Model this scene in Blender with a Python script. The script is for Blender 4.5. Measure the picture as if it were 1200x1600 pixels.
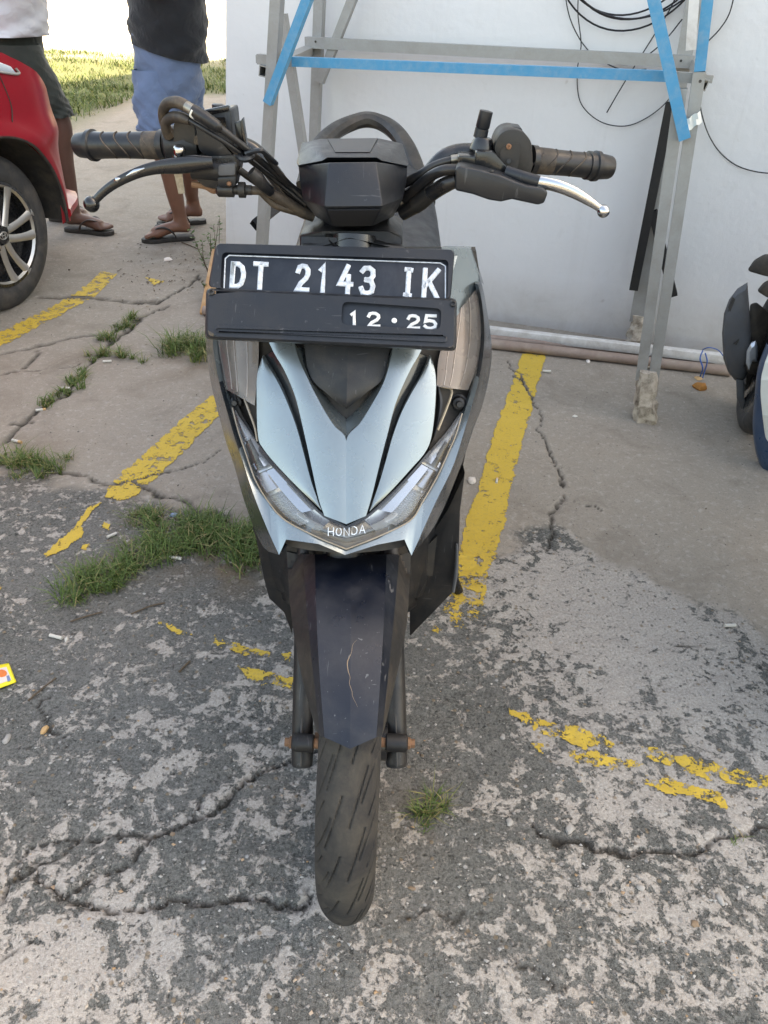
import bpy, bmesh, math, random
import numpy as np
random.seed(7); np.random.seed(7)
R = math.radians
sc = bpy.context.scene
for o in list(bpy.data.objects): bpy.data.objects.remove(o)
COL = sc.collection

# ------------------------------------------------------------------ camera, sky, sun, exposure
CAM_F, CAM_H, CAM_TH, CAM_ROLL = 1200.0, 1.2, R(35), R(2.5)      # focal length in photo pixels, height, pitch, roll
_ct, _st, _cr, _sr = math.cos(CAM_TH), math.sin(CAM_TH), math.cos(CAM_ROLL), math.sin(CAM_ROLL)
AX_D = np.array([0, -_st, -_ct]); AX_F = np.array([0, _ct, -_st]); AX_R = np.array([1.0, 0, 0])
cam = bpy.data.cameras.new('camera'); camo = bpy.data.objects.new('camera', cam); COL.objects.link(camo)
cam.sensor_fit = 'VERTICAL'; cam.sensor_height = 32.0; cam.lens = 32.0*CAM_F/1600.0
cam.clip_start = 0.02; cam.clip_end = 800
from mathutils import Matrix, Vector
# the picture is turned clockwise by CAM_ROLL, so a pixel (u,v) is u*right + v*down with:
right = AX_R*_cr + AX_D*(-_sr); down = AX_R*_sr + AX_D*_cr
M = Matrix(((right[0], -down[0], -AX_F[0], 0), (right[1], -down[1], -AX_F[1], 0), (right[2], -down[2], -AX_F[2], CAM_H), (0, 0, 0, 1)))
camo.matrix_world = M
sc.camera = camo

SUN_EL = R(45); SUN_VEC = np.array([0.876, 0.482])                  # horizontal direction towards the sun
w = bpy.data.worlds.new('World'); sc.world = w; w.use_nodes = True
nt = w.node_tree; nt.nodes.clear()
sky = nt.nodes.new('ShaderNodeTexSky'); sky.sky_type = 'NISHITA'; sky.sun_disc = False
sky.sun_elevation = SUN_EL; sky.sun_rotation = math.atan2(SUN_VEC[0], SUN_VEC[1])
sky.dust_density = 3.5; sky.air_density = 1.0; sky.ozone_density = 0.6
bg = nt.nodes.new('ShaderNodeBackground'); bg.inputs['Strength'].default_value = 0.15
wo = nt.nodes.new('ShaderNodeOutputWorld')
nt.links.new(sky.outputs[0], bg.inputs[0]); nt.links.new(bg.outputs[0], wo.inputs[0])
sl = bpy.data.lights.new('sun', 'SUN'); sl.energy = 4.0; sl.angle = R(0.5); sl.color = (1.0, 0.93, 0.82)
so = bpy.data.objects.new('sun', sl); COL.objects.link(so)
sd = Vector((SUN_VEC[0]*math.cos(SUN_EL), SUN_VEC[1]*math.cos(SUN_EL), math.sin(SUN_EL)))
so.rotation_euler = sd.to_track_quat('Z', 'Y').to_euler(); so.location = (6, 6, 20)
sc.view_settings.view_transform = 'Standard'; sc.view_settings.look = 'None'
sc.view_settings.exposure = 2.58; sc.view_settings.gamma = 1.0; sc.view_settings.use_curve_mapping = False
sc.view_settings.use_white_balance = True; sc.view_settings.white_balance_temperature = 9000; sc.view_settings.white_balance_tint = 9
sc.cycles.max_bounces = 8; sc.cycles.transparent_max_bounces = 12

# ------------------------------------------------------------------ pixel -> place helpers
def ray(px, py):
    u = (px-600)/CAM_F; v = (py-800)/CAM_F
    return u*right + v*down + AX_F
O = np.array([0, 0, CAM_H])
def U(px, py, Y=None, Z=None):
    r = ray(px, py); t = Y/r[1] if Y is not None else (Z-CAM_H)/r[2]
    return O + t*r
def UP(px, py, p0, n, off=0.0):                # pixel on a plane (off metres in front of it)
    r = ray(px, py); n = np.asarray(n, float); n = n/np.linalg.norm(n)
    if n @ r > 0: n = -n
    t = ((np.asarray(p0)+n*off-O) @ n)/(r @ n)
    return O + t*r
def zc(p): return float((np.asarray(p)-O) @ AX_F)
def mpp(p): return zc(p)/CAM_F                 # metres per photo pixel at a point

# ------------------------------------------------------------------ numpy noise
_perm = np.random.RandomState(3).permutation(512)
def vnoise(x, y):
    xi = np.floor(x).astype(int); yi = np.floor(y).astype(int); xf = x-xi; yf = y-yi
    def h(a, b): return _perm[(_perm[a & 511]+b) & 511]/511.0
    u = xf*xf*(3-2*xf); v = yf*yf*(3-2*yf)
    return (h(xi, yi)*(1-u)+h(xi+1, yi)*u)*(1-v)+(h(xi, yi+1)*(1-u)+h(xi+1, yi+1)*u)*v
def fbm(x, y, o=4):
    s = 0; a = 1; t = 0
    for i in range(o):
        s = s+a*vnoise(x*2**i+17*i, y*2**i+31*i); t += a; a *= .5
    return s/t

# ------------------------------------------------------------------ mesh helpers
ORG = {}
def thing(name, loc, label, cat, group=None):
    o = bpy.data.objects.new(name, None); COL.objects.link(o); o.location = loc; o.empty_display_size = .05
    ORG[o] = np.array(loc, float); tag(o, label, cat, group); return o
def tag(o, label=None, cat=None, group=None, kind=None):
    if label: o['label'] = label
    if cat: o['category'] = cat
    if group: o['group'] = group
    if kind: o['kind'] = kind
    return o
def mk(name, vf, mat, parent=None, bevel=0, seg=2, angle=40, flat=False, sub=0, org=None, tints=None):
    V, F = vf; V = np.asarray(V, float)
    if parent is not None: base = ORG[parent]
    else: base = np.array(org if org is not None else (0, 0, 0), float)
    me = bpy.data.meshes.new(name)
    me.from_pydata((V-base).tolist(), [], [list(map(int, f)) for f in F])
    bm = bmesh.new(); bm.from_mesh(me)
    bmesh.ops.remove_doubles(bm, verts=bm.verts, dist=1e-5)
    bmesh.ops.recalc_face_normals(bm, faces=bm.faces)
    if bevel:
        es = [e for e in bm.edges if len(e.link_faces) == 2 and e.calc_face_angle(0) > R(25)]
        if es: bmesh.ops.bevel(bm, geom=es, offset=bevel, segments=seg, affect='EDGES', clamp_overlap=True, profile=.5)
    bm.to_mesh(me); bm.free()
    if not flat:
        me.polygons.foreach_set('use_smooth', [True]*len(me.polygons))
        me.set_sharp_from_angle(angle=R(angle))
    if mat is not None: me.materials.append(mat)
    o = bpy.data.objects.new(name, me); COL.objects.link(o)
    if parent is not None: o.parent = parent
    else: o.location = base
    ORG[o] = base
    if sub:
        m = o.modifiers.new('sub', 'SUBSURF'); m.levels = m.render_levels = sub
    return o
def join(*parts):
    V = []; F = []; n = 0
    for v, f in parts:
        v = np.asarray(v, float); V.append(v); F += [[i+n for i in q] for q in f]; n += len(v)
    return np.concatenate(V), F
def catmull(P, n):
    P = np.asarray(P, float)
    if len(P) < 3: 
        t = np.linspace(0, 1, n)[:, None]; return P[0]*(1-t)+P[-1]*t
    Q = np.vstack([2*P[0]-P[1], P, 2*P[-1]-P[-2]]); out = []
    for s in np.linspace(0, len(P)-1, n):
        i = min(int(s), len(P)-2); t = s-i; a, b, c, d = Q[i:i+4]
        out.append(.5*((2*b)+(-a+c)*t+(2*a-5*b+4*c-d)*t*t+(-a+3*b-3*c+d)*t**3))
    return np.array(out)
def lin(P, n):
    P = np.asarray(P, float); s = np.linspace(0, len(P)-1, n); i = np.minimum(s.astype(int), len(P)-2); t = (s-i)[:, None]
    return P[i]*(1-t)+P[i+1]*t
def tube(P, rad, seg=10, n=None, cap=True, flat=(1, 1), up=None):
    """swept tube through P, radius list, flat=(a,b) scales of the section"""
    P = np.asarray(P, float); rad = np.atleast_1d(np.asarray(rad, float))
    if len(rad) == 1: rad = np.repeat(rad, len(P))
    if n:
        rad = lin(rad[:, None], n)[:, 0]; P = catmull(P, n)
    T = np.gradient(P, axis=0); T /= np.linalg.norm(T, axis=1)[:, None]+1e-12
    u = np.array(up if up is not None else ([0, 0, 1] if abs(T[0][2]) < .9 else [1, 0, 0]), float)
    rings = []
    for p, t, r in zip(P, T, rad):
        if up is not None: u = np.array(up, float)
        u = u-t*(u @ t); u /= np.linalg.norm(u); b = np.cross(t, u)
        a = np.linspace(0, 2*np.pi, seg, endpoint=False)
        rings.append(p+r*(flat[0]*np.cos(a)[:, None]*u+flat[1]*np.sin(a)[:, None]*b))
    return loft(rings, cap)
def loft(rings, cap=True, closed=True):
    m = len(rings[0]); V = np.concatenate(rings); F = []
    for i in range(len(rings)-1):
        for j in range(m if closed else m-1):
            k = (j+1) % m
            F.append([i*m+j, i*m+k, (i+1)*m+k, (i+1)*m+j])
    if cap:
        F.append(list(range(m))[::-1]); F.append([(len(rings)-1)*m+j for j in range(m)])
    return V, F
def box(c, ax, size):
    c = np.asarray(c, float); ax = [np.asarray(a, float)/np.linalg.norm(a) for a in ax]
    V = [c+ax[0]*sx*size[0]/2+ax[1]*sy*size[1]/2+ax[2]*sz*size[2]/2 for sx in (-1, 1) for sy in (-1, 1) for sz in (-1, 1)]
    return np.array(V), [[0, 1, 3, 2], [4, 6, 7, 5], [0, 4, 5, 1], [2, 3, 7, 6], [0, 2, 6, 4], [1, 5, 7, 3]]
def beam(a, b, wd, ht, up=(0, 1, 0)):
    a = np.asarray(a, float); b = np.asarray(b, float); d = b-a; L = np.linalg.norm(d); d /= L
    u = np.array(up, float); u -= d*(u @ d); u /= np.linalg.norm(u); s = np.cross(d, u)
    return box((a+b)/2, (d, s, u), (L, wd, ht))
def hollow(a, b, wd, ht, up=(0, 1, 0), t=.003):
    """square tube with open ends"""
    a = np.asarray(a, float); b = np.asarray(b, float); d = b-a; d /= np.linalg.norm(d)
    u = np.array(up, float); u -= d*(u @ d); u /= np.linalg.norm(u); s = np.cross(d, u)
    def ring(p, x, y): return [p+s*i*x/2+u*j*y/2 for i, j in ((-1, -1), (1, -1), (1, 1), (-1, 1))]
    rings = [ring(a, wd-2*t, ht-2*t), ring(a, wd, ht), ring(b, wd, ht), ring(b, wd-2*t, ht-2*t)]
    V, F = loft([np.array(r) for r in rings], False)
    n = len(V); inn = [np.array(ring(a+d*.12, wd-2*t, ht-2*t)), np.array(ring(b-d*.12, wd-2*t, ht-2*t))]
    V = np.concatenate([V]+inn)
    for q, o_ in ((0, n), (12, n+4)):
        for j in range(4): F.append([q+j, q+(j+1) % 4, o_+(j+1) % 4, o_+j])
        F.append([o_+j for j in range(4)])
    return V, F
def prism(pts, vec):
    """closed polygon pts (world) swept along vec"""
    P = np.asarray(pts, float); Q = P+np.asarray(vec, float); return loft([P, Q])
def ppx(poly, Y, depth, shrink=1.0):
    P = np.array([U(x, y, Y=Y) for x, y in poly]); c = P.mean(0)
    Q = c+(P-c)*shrink+np.array([0, depth, 0]); return loft([P, Q])
def revolve(axis0, axis1, prof, seg=24, cap=True):
    """prof: list of (t along axis in metres, radius)"""
    a = np.asarray(axis0, float); d = np.asarray(axis1, float)-a; d /= np.linalg.norm(d)
    u = np.array([0, 0, 1.0]) if abs(d[2]) < .9 else np.array([1.0, 0, 0]); u -= d*(u @ d); u /= np.linalg.norm(u); b = np.cross(d, u)
    an = np.linspace(0, 2*np.pi, seg, endpoint=False); cs = np.cos(an)[:, None]*u+np.sin(an)[:, None]*b
    return loft([a+d*t+r*cs for t, r in prof], cap)
def ball(c, r, seg=14, sc3=(1, 1, 1)):
    rings = []
    for i in range(1, 9):
        th = math.pi*i/9; rr = r*math.sin(th); z = r*math.cos(th)
        an = np.linspace(0, 2*np.pi, seg, endpoint=False)
        rings.append(np.asarray(c)+np.stack([rr*np.cos(an)*sc3[0], rr*np.sin(an)*sc3[1], np.full(seg, z*sc3[2])], 1))
    return loft(rings)
def grid(G, closed_u=False):
    """G[n][m] points -> mesh"""
    G = np.asarray(G, float); n, m = G.shape[:2]; F = []
    for i in range(n-(0 if closed_u else 1)):
        for j in range(m-1):
            i2 = (i+1) % n
            F.append([i*m+j, i*m+j+1, i2*m+j+1, i2*m+j])
    return G.reshape(-1, 3), F
def slab(G, vec):
    """open grid given thickness along vec (or an array of per-point vectors)"""
    G = np.asarray(G, float); n, m = G.shape[:2]; V, F = grid(G)
    vec = np.asarray(vec, float)
    V2 = (G+vec).reshape(-1, 3); k = len(V)
    F = F+[[i+k for i in f[::-1]] for f in F]
    loop = [(i, 0) for i in range(n)]+[(n-1, j) for j in range(1, m)]+[(i, m-1) for i in range(n-2, -1, -1)]+[(0, j) for j in range(m-2, 0, -1)]
    ids = [i*m+j for i, j in loop]
    for a, b in zip(ids, ids[1:]+ids[:1]): F.append([a, b, b+k, a+k])
    return np.concatenate([V, V2]), F
def evaluated(o):
    dg = bpy.context.evaluated_depsgraph_get(); return bpy.data.meshes.new_from_object(o.evaluated_get(dg))

# ------------------------------------------------------------------ materials
def newmat(name):
    m = bpy.data.materials.new(name); m.use_nodes = True; t = m.node_tree; t.nodes.clear()
    out = t.nodes.new('ShaderNodeOutputMaterial'); b = t.nodes.new('ShaderNodeBsdfPrincipled')
    t.links.new(b.outputs[0], out.inputs[0]); return m, t, b, out
def N(t, typ, **kw):
    n = t.nodes.new(typ)
    for k, v in kw.items():
        if k in n.inputs.keys(): n.inputs[k].default_value = v
        else: setattr(n, k, v)
    return n
def L(t, a, b): t.links.new(a, b)
def ramp(t, fac, stops):
    r = t.nodes.new('ShaderNodeValToRGB'); e = r.color_ramp.elements
    while len(e) < len(stops): e.new(.5)
    for k, (p, c) in zip(e, stops): k.position = p; k.color = (*c, 1) if len(c) == 3 else c
    t.links.new(fac, r.inputs[0]); return r.outputs[0]
def g3(v): return (v, v, v)
def mixc(t, f, a, b, mode='MIX'):
    n = t.nodes.new('ShaderNodeMix'); n.data_type = 'RGBA'; n.blend_type = mode
    for s, v in ((0, f), (6, a), (7, b)):
        if hasattr(v, 'links') or isinstance(v, bpy.types.NodeSocket): t.links.new(v, n.inputs[s])
        else: n.inputs[s].default_value = v if s == 0 else (*v, 1) if len(v) == 3 else v
    return n.outputs[2]
def math_(t, op, a, b=None, c=None):
    n = t.nodes.new('ShaderNodeMath'); n.operation = op
    for s, v in enumerate((a, b, c)):
        if v is None: continue
        if isinstance(v, bpy.types.NodeSocket): t.links.new(v, n.inputs[s])
        else: n.inputs[s].default_value = v
    return n.outputs[0]
def coords(t): return t.nodes.new('ShaderNodeNewGeometry').outputs['Position']
def noise(t, scale, detail=4, rough=.55, dist=0.0, vec=None):
    n = N(t, 'ShaderNodeTexNoise', Scale=scale, Detail=detail, Roughness=rough, Distortion=dist)
    L(t, vec if vec is not None else coords(t), n.inputs['Vector']); return n.outputs['Fac']
def bump(t, h, bsdf, strength=.3, dist=.002):
    b = N(t, 'ShaderNodeBump', Strength=strength, Distance=dist); L(t, h, b.inputs['Height']); L(t, b.outputs[0], bsdf.inputs['Normal']); return b
def plain(name, col, rough=.5, metal=0.0, dust=None, damt=.0, vary=.15, bmp=0.0, bscale=300, coat=0.0, spec=.5, dscale=14, rvary=.12, scratch=0.0):
    """coloured surface with mottling, dust and slight relief"""
    m, t, b, _ = newmat(name)
    n1 = noise(t, 35, 3, .6)
    c = mixc(t, n1, tuple(x*(1-vary) for x in col), tuple(min(1, x*(1+vary)) for x in col))
    if dust:
        n2 = noise(t, dscale, 5, .7, .4)
        f = ramp(t, n2, [(.42, g3(0)), (.75, g3(damt))])
        n3 = noise(t, 260, 2, .5); f2 = math_(t, 'MULTIPLY', f, math_(t, 'ADD', n3, .45))
        c = mixc(t, f2, c, dust)
    if scratch:
        for sc3, thr in (((260, 24, 24), .70), ((30, 40, 300), .72), ((160, 160, 22), .71)):
            mp = N(t, 'ShaderNodeMapping'); mp.inputs['Scale'].default_value = sc3; L(t, coords(t), mp.inputs[0])
            f3 = ramp(t, noise(t, 1.0, 2, .5, .6, mp.outputs[0]), [(thr, g3(0)), (thr+.03, g3(scratch))]); c = mixc(t, f3, c, (.16, .16, .165))
    L(t, c, b.inputs['Base Color'])
    rr = ramp(t, noise(t, 22, 3, .65), [(.3, g3(max(0.02, rough-rvary))), (.7, g3(min(1, rough+rvary)))]); L(t, rr, b.inputs['Roughness'])
    b.inputs['Metallic'].default_value = metal; b.inputs['Specular IOR Level'].default_value = spec
    b.inputs['Coat Weight'].default_value = coat; b.inputs['Coat Roughness'].default_value = .12
    if bmp: bump(t, noise(t, bscale, 3, .6), b, bmp, .001)
    return m
DUST = (.115, .088, .062)
MAT = {}
MAT['plastic'] = plain('textured black plastic', (.0068, .0092, .0135), .40, dust=DUST, damt=.10, scratch=.22, bmp=.2, bscale=900)
MAT['plastic2'] = plain('dusty dark plastic', (.0068, .0078, .0098), .45, dust=DUST, damt=.28, scratch=.25, bmp=.3, bscale=700)
MAT['plasticbrown'] = plain('dusty faded plastic', (.015, .0138, .013), .48, dust=DUST, damt=.45, bmp=.2, bscale=500)
MAT['fender'] = plain('scuffed black fender', (.0030, .0055, .0125), .37, dust=(.055, .055, .058), damt=.30, bmp=.1, bscale=400, dscale=22, scratch=.55)
MAT['blackgloss'] = plain('black painted metal', (.005, .0055, .007), .25, dust=DUST, damt=.08, coat=.3)
MAT['rubber'] = plain('dirty rubber', (.0062, .0072, .0095), .38, dust=DUST, damt=.28, bmp=.15, dscale=26)
MAT['rubberbrown'] = plain('muddy rubber', (.035, .027, .021), .6, dust=(.16, .115, .075), damt=.8, bmp=.3, dscale=30)
MAT['chrome'] = plain('worn chrome', (.50, .51, .52), .18, metal=1.0, vary=.05, rvary=.06)
MAT['steel'] = plain('zinc screw', (.33, .31, .27), .45, metal=.9, dust=DUST, damt=.9, dscale=60)
MAT['rust'] = plain('rusty steel', (.22, .11, .06), .8, metal=.2, dust=(.3, .2, .12), damt=.6, bmp=.4)
MAT['paint'] = plain('silver grey metallic paint', (.228, .27, .285), .27, metal=.7, dust=(.2, .19, .17), damt=.2, scratch=.18, vary=.05, coat=.5, rvary=.05, dscale=5)
MAT['paintshaded'] = plain('silver paint with shade in its colour', (.028, .035, .042), .25, metal=.5, dust=DUST, damt=.25, vary=.08, coat=.4, rvary=.06)  # copy of the silver paint, darkened for sides that reflect dark surroundings
MAT['seat'] = plain('seat vinyl', (.006, .008, .0125), .42, dust=DUST, damt=.12, bmp=.3, bscale=600)
MAT['plateblack'] = plain('number plate enamel', (.006, .009, .016), .38, dust=(.13, .14, .16), damt=.2)
MAT['white'] = plain('worn white lettering', (.62, .67, .73), .5, dust=(.06, .08, .12), damt=.75, dscale=120, vary=.12)
MAT['whitesmall'] = plain('white lettering', (.70, .71, .71), .5, dust=(.1, .1, .1), damt=.3, dscale=150)
MAT['socket'] = plain('dark lamp socket', (.03, .028, .026), .7, dust=DUST, damt=.6)
def lensmat(name, tint, tr=.8, rough=.08, ribs=False):
    m, t, b, out = newmat(name)
    tb = N(t, 'ShaderNodeBsdfTransparent', Color=(*tint, 1)); gl = N(t, 'ShaderNodeBsdfGlossy', Roughness=rough)
    df = N(t, 'ShaderNodeBsdfDiffuse', Color=(.36, .33, .31, 1))
    fr = N(t, 'ShaderNodeFresnel', IOR=1.5)
    mx = N(t, 'ShaderNodeMixShader'); L(t, tb.outputs[0], mx.inputs[1]); L(t, df.outputs[0], mx.inputs[2])
    L(t, ramp(t, noise(t, 25, 6, .6), [(.35, g3(1-tr)), (.8, g3(min(1, 1.12-tr)))]), mx.inputs[0])
    m2 = N(t, 'ShaderNodeMixShader'); L(t, fr.outputs[0], m2.inputs[0]); L(t, mx.outputs[0], m2.inputs[1]); L(t, gl.outputs[0], m2.inputs[2])
    t.nodes.remove(b); L(t, m2.outputs[0], out.inputs[0]); return m
MAT['reflect'] = plain('satin reflector', (.72, .73, .74), .24, metal=.6, vary=.12)
MAT['lens'] = lensmat('clear headlight lens', (.95, .96, .97), .97)
MAT['lensamber'] = lensmat('dusty smoked indicator lens', (.70, .63, .56), .80, .12)
MAT['tan'] = plain('yellowed clear plastic', (.25, .20, .14), .22, dust=(.5, .45, .4), damt=.3, vary=.3, coat=.4)
MAT['lensback'] = plain('grey lilac reflector', (.32, .29, .275), .3, metal=.35, vary=.2, dust=(.28,.20,.125), damt=.75, dscale=9)
def metalgalv():
    m, t, b, _ = newmat('galvanised steel')
    n = noise(t, 18, 8, .7, .6); n2 = noise(t, 160, 3, .5)
    c = mixc(t, n, (.20, .205, .20), (.47, .48, .48)); c = mixc(t, math_(t, 'MULTIPLY', n2, .5), c, (.30, .27, .23))
    L(t, c, b.inputs['Base Color']); b.inputs['Metallic'].default_value = .45
    L(t, ramp(t, n, [(.3, g3(.42)), (.7, g3(.62))]), b.inputs['Roughness']); bump(t, n2, b, .15, .001); return m
MAT['galv'] = metalgalv()
MAT['bluepaint'] = plain('sky blue painted steel', (.035, .27, .47), .5, dust=(.35, .4, .42), damt=.35, vary=.1, dscale=40)
MAT['blacksteel'] = plain('black steel strut', (.004, .004, .005), .55, dust=DUST, damt=.08)
MAT['wirek'] = plain('black wire sheath', (.01, .01, .012), .45)
MAT['mortar'] = plain('crumbly mortar footing', (.50, .43, .35), .9, dust=(.13, .095, .065), damt=.95, bmp=1.0, bscale=60, dscale=40, vary=.3)
MAT['pipe'] = plain('dusty pinkish brown pipe', (.26, .19, .155), .6, dust=(.4, .33, .27), damt=.5, vary=.25)
MAT['whitetube'] = plain('white painted tube', (.62, .61, .59), .5, dust=(.25, .2, .15), damt=.6)
MAT['twine'] = plain('blue plastic twine', (.03, .10, .32), .5)
MAT['tape'] = plain('white tape', (.75, .74, .68), .6)
MAT['wood'] = plain('orange brown wood', (.45, .24, .10), .65, dust=(.6, .45, .3), damt=.5, vary=.25)
MAT['red'] = plain('red car paint', (.26, .001, .009), .32, metal=.0, coat=.08, spec=.22, vary=.06, rvary=.04)
MAT['tyre'] = plain('car tyre rubber', (.035, .034, .034), .75, dust=(.13, .11, .09), damt=.6, bmp=.3)
MAT['rimdark'] = plain('gloss black wheel', (.012, .012, .013), .25, coat=.3)
MAT['rimbright'] = plain('machined alloy face', (.50, .48, .45), .32, metal=.85, vary=.05, rvary=.04)
MAT['liner'] = plain('arch liner', (.022, .02, .019), .8, dust=DUST, damt=.5)
MAT['glass'] = plain('dark glass', (.02, .025, .03), .06)
MAT['lampclear'] = plain('clear lamp cover', (.55, .6, .65), .12, metal=.6)
MAT['greyplastic'] = plain('faded grey plastic', (.085, .09, .098), .6, dust=DUST, damt=.4, bmp=.2)
MAT['navy'] = plain('navy blue panel', (.018, .050, .105), .35, dust=(.2, .2, .2), damt=.2, coat=.4)
MAT['decal'] = plain('white decal', (.74, .75, .68), .4, vary=.05)
MAT['sandal'] = plain('dark rubber sandal', (.018, .015, .014), .65, dust=DUST, damt=.3)
MAT['strapbrown'] = plain('brown strap', (.045, .025, .017), .6)
MAT['hair'] = plain('black hair', (.01, .009, .008), .6, bmp=.6, bscale=400)
MAT['butt'] = plain('cigarette paper', (.58, .55, .49), .8, vary=.12)
MAT['filter'] = plain('cigarette filter', (.55, .34, .16), .8)
MAT['paper'] = plain('crumpled paper', (.68, .63, .58), .85, dust=(.4, .25, .18), damt=.5, dscale=60)
MAT['stone'] = plain('pale pebble', (.36, .34, .315), .85, dust=(.2, .18, .15), damt=.6, dscale=80)
MAT['stonebrown'] = plain('brown pebble', (.26, .18, .115), .85, dust=(.15, .12, .1), damt=.6, dscale=80)
MAT['twig'] = plain('dry twig', (.10, .07, .045), .85)
MAT['husk'] = plain('orange brown husk', (.36, .15, .03), .8, vary=.4)
MAT['sachet'] = plain('yellow foil sachet', (.85, .70, .02), .3)
MAT['printred'] = plain('orange red print', (.75, .18, .03), .4)
MAT['printpale'] = plain('pale print', (.72, .62, .55), .4)
MAT['printblue'] = plain('blue grey print', (.16, .22, .38), .4)
def skinmat(name, col):
    m, t, b, _ = newmat(name)
    L(t, mixc(t, noise(t, 30, 5, .6), tuple(x*.8 for x in col), tuple(x*1.2 for x in col)), b.inputs['Base Color'])
    b.inputs['Roughness'].default_value = .5; b.inputs['Subsurface Weight'].default_value = .08; b.inputs['Subsurface Radius'].default_value = (.01, .004, .002)
    bump(t, noise(t, 400, 2), b, .1, .0006); return m
MAT['skinA'] = skinmat('brown skin', (.19, .082, .050)); MAT['skinB'] = skinmat('dark brown skin', (.13, .062, .042))
def cloth(name, col, vary=.15, weave=1200):
    m, t, b, _ = newmat(name)
    n = noise(t, 12, 5, .6); n2 = noise(t, weave, 2)
    c = mixc(t, n, tuple(x*(1-vary) for x in col), tuple(min(1, x*(1+vary)) for x in col)); c = mixc(t, math_(t, 'MULTIPLY', n2, .35), c, tuple(x*.5 for x in col))
    L(t, c, b.inputs['Base Color']); b.inputs['Roughness'].default_value = .9; b.inputs['Sheen Weight'].default_value = .2
    h_ = math_(t, 'ADD', math_(t, 'MULTIPLY', noise(t, 13, 2, .5, 1.2), 1.0), math_(t, 'MULTIPLY', n2, .03)); bump(t, h_, b, .45, .022); return m
MAT['denim'] = cloth('light blue denim', (.15, .21, .33)); MAT['olive'] = cloth('dark olive cotton', (.030, .034, .026))
MAT['blackshirt'] = cloth('black jersey', (.013, .014, .017)); MAT['whiteshirt'] = cloth('white jersey', (.72, .71, .74), .05)

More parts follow.
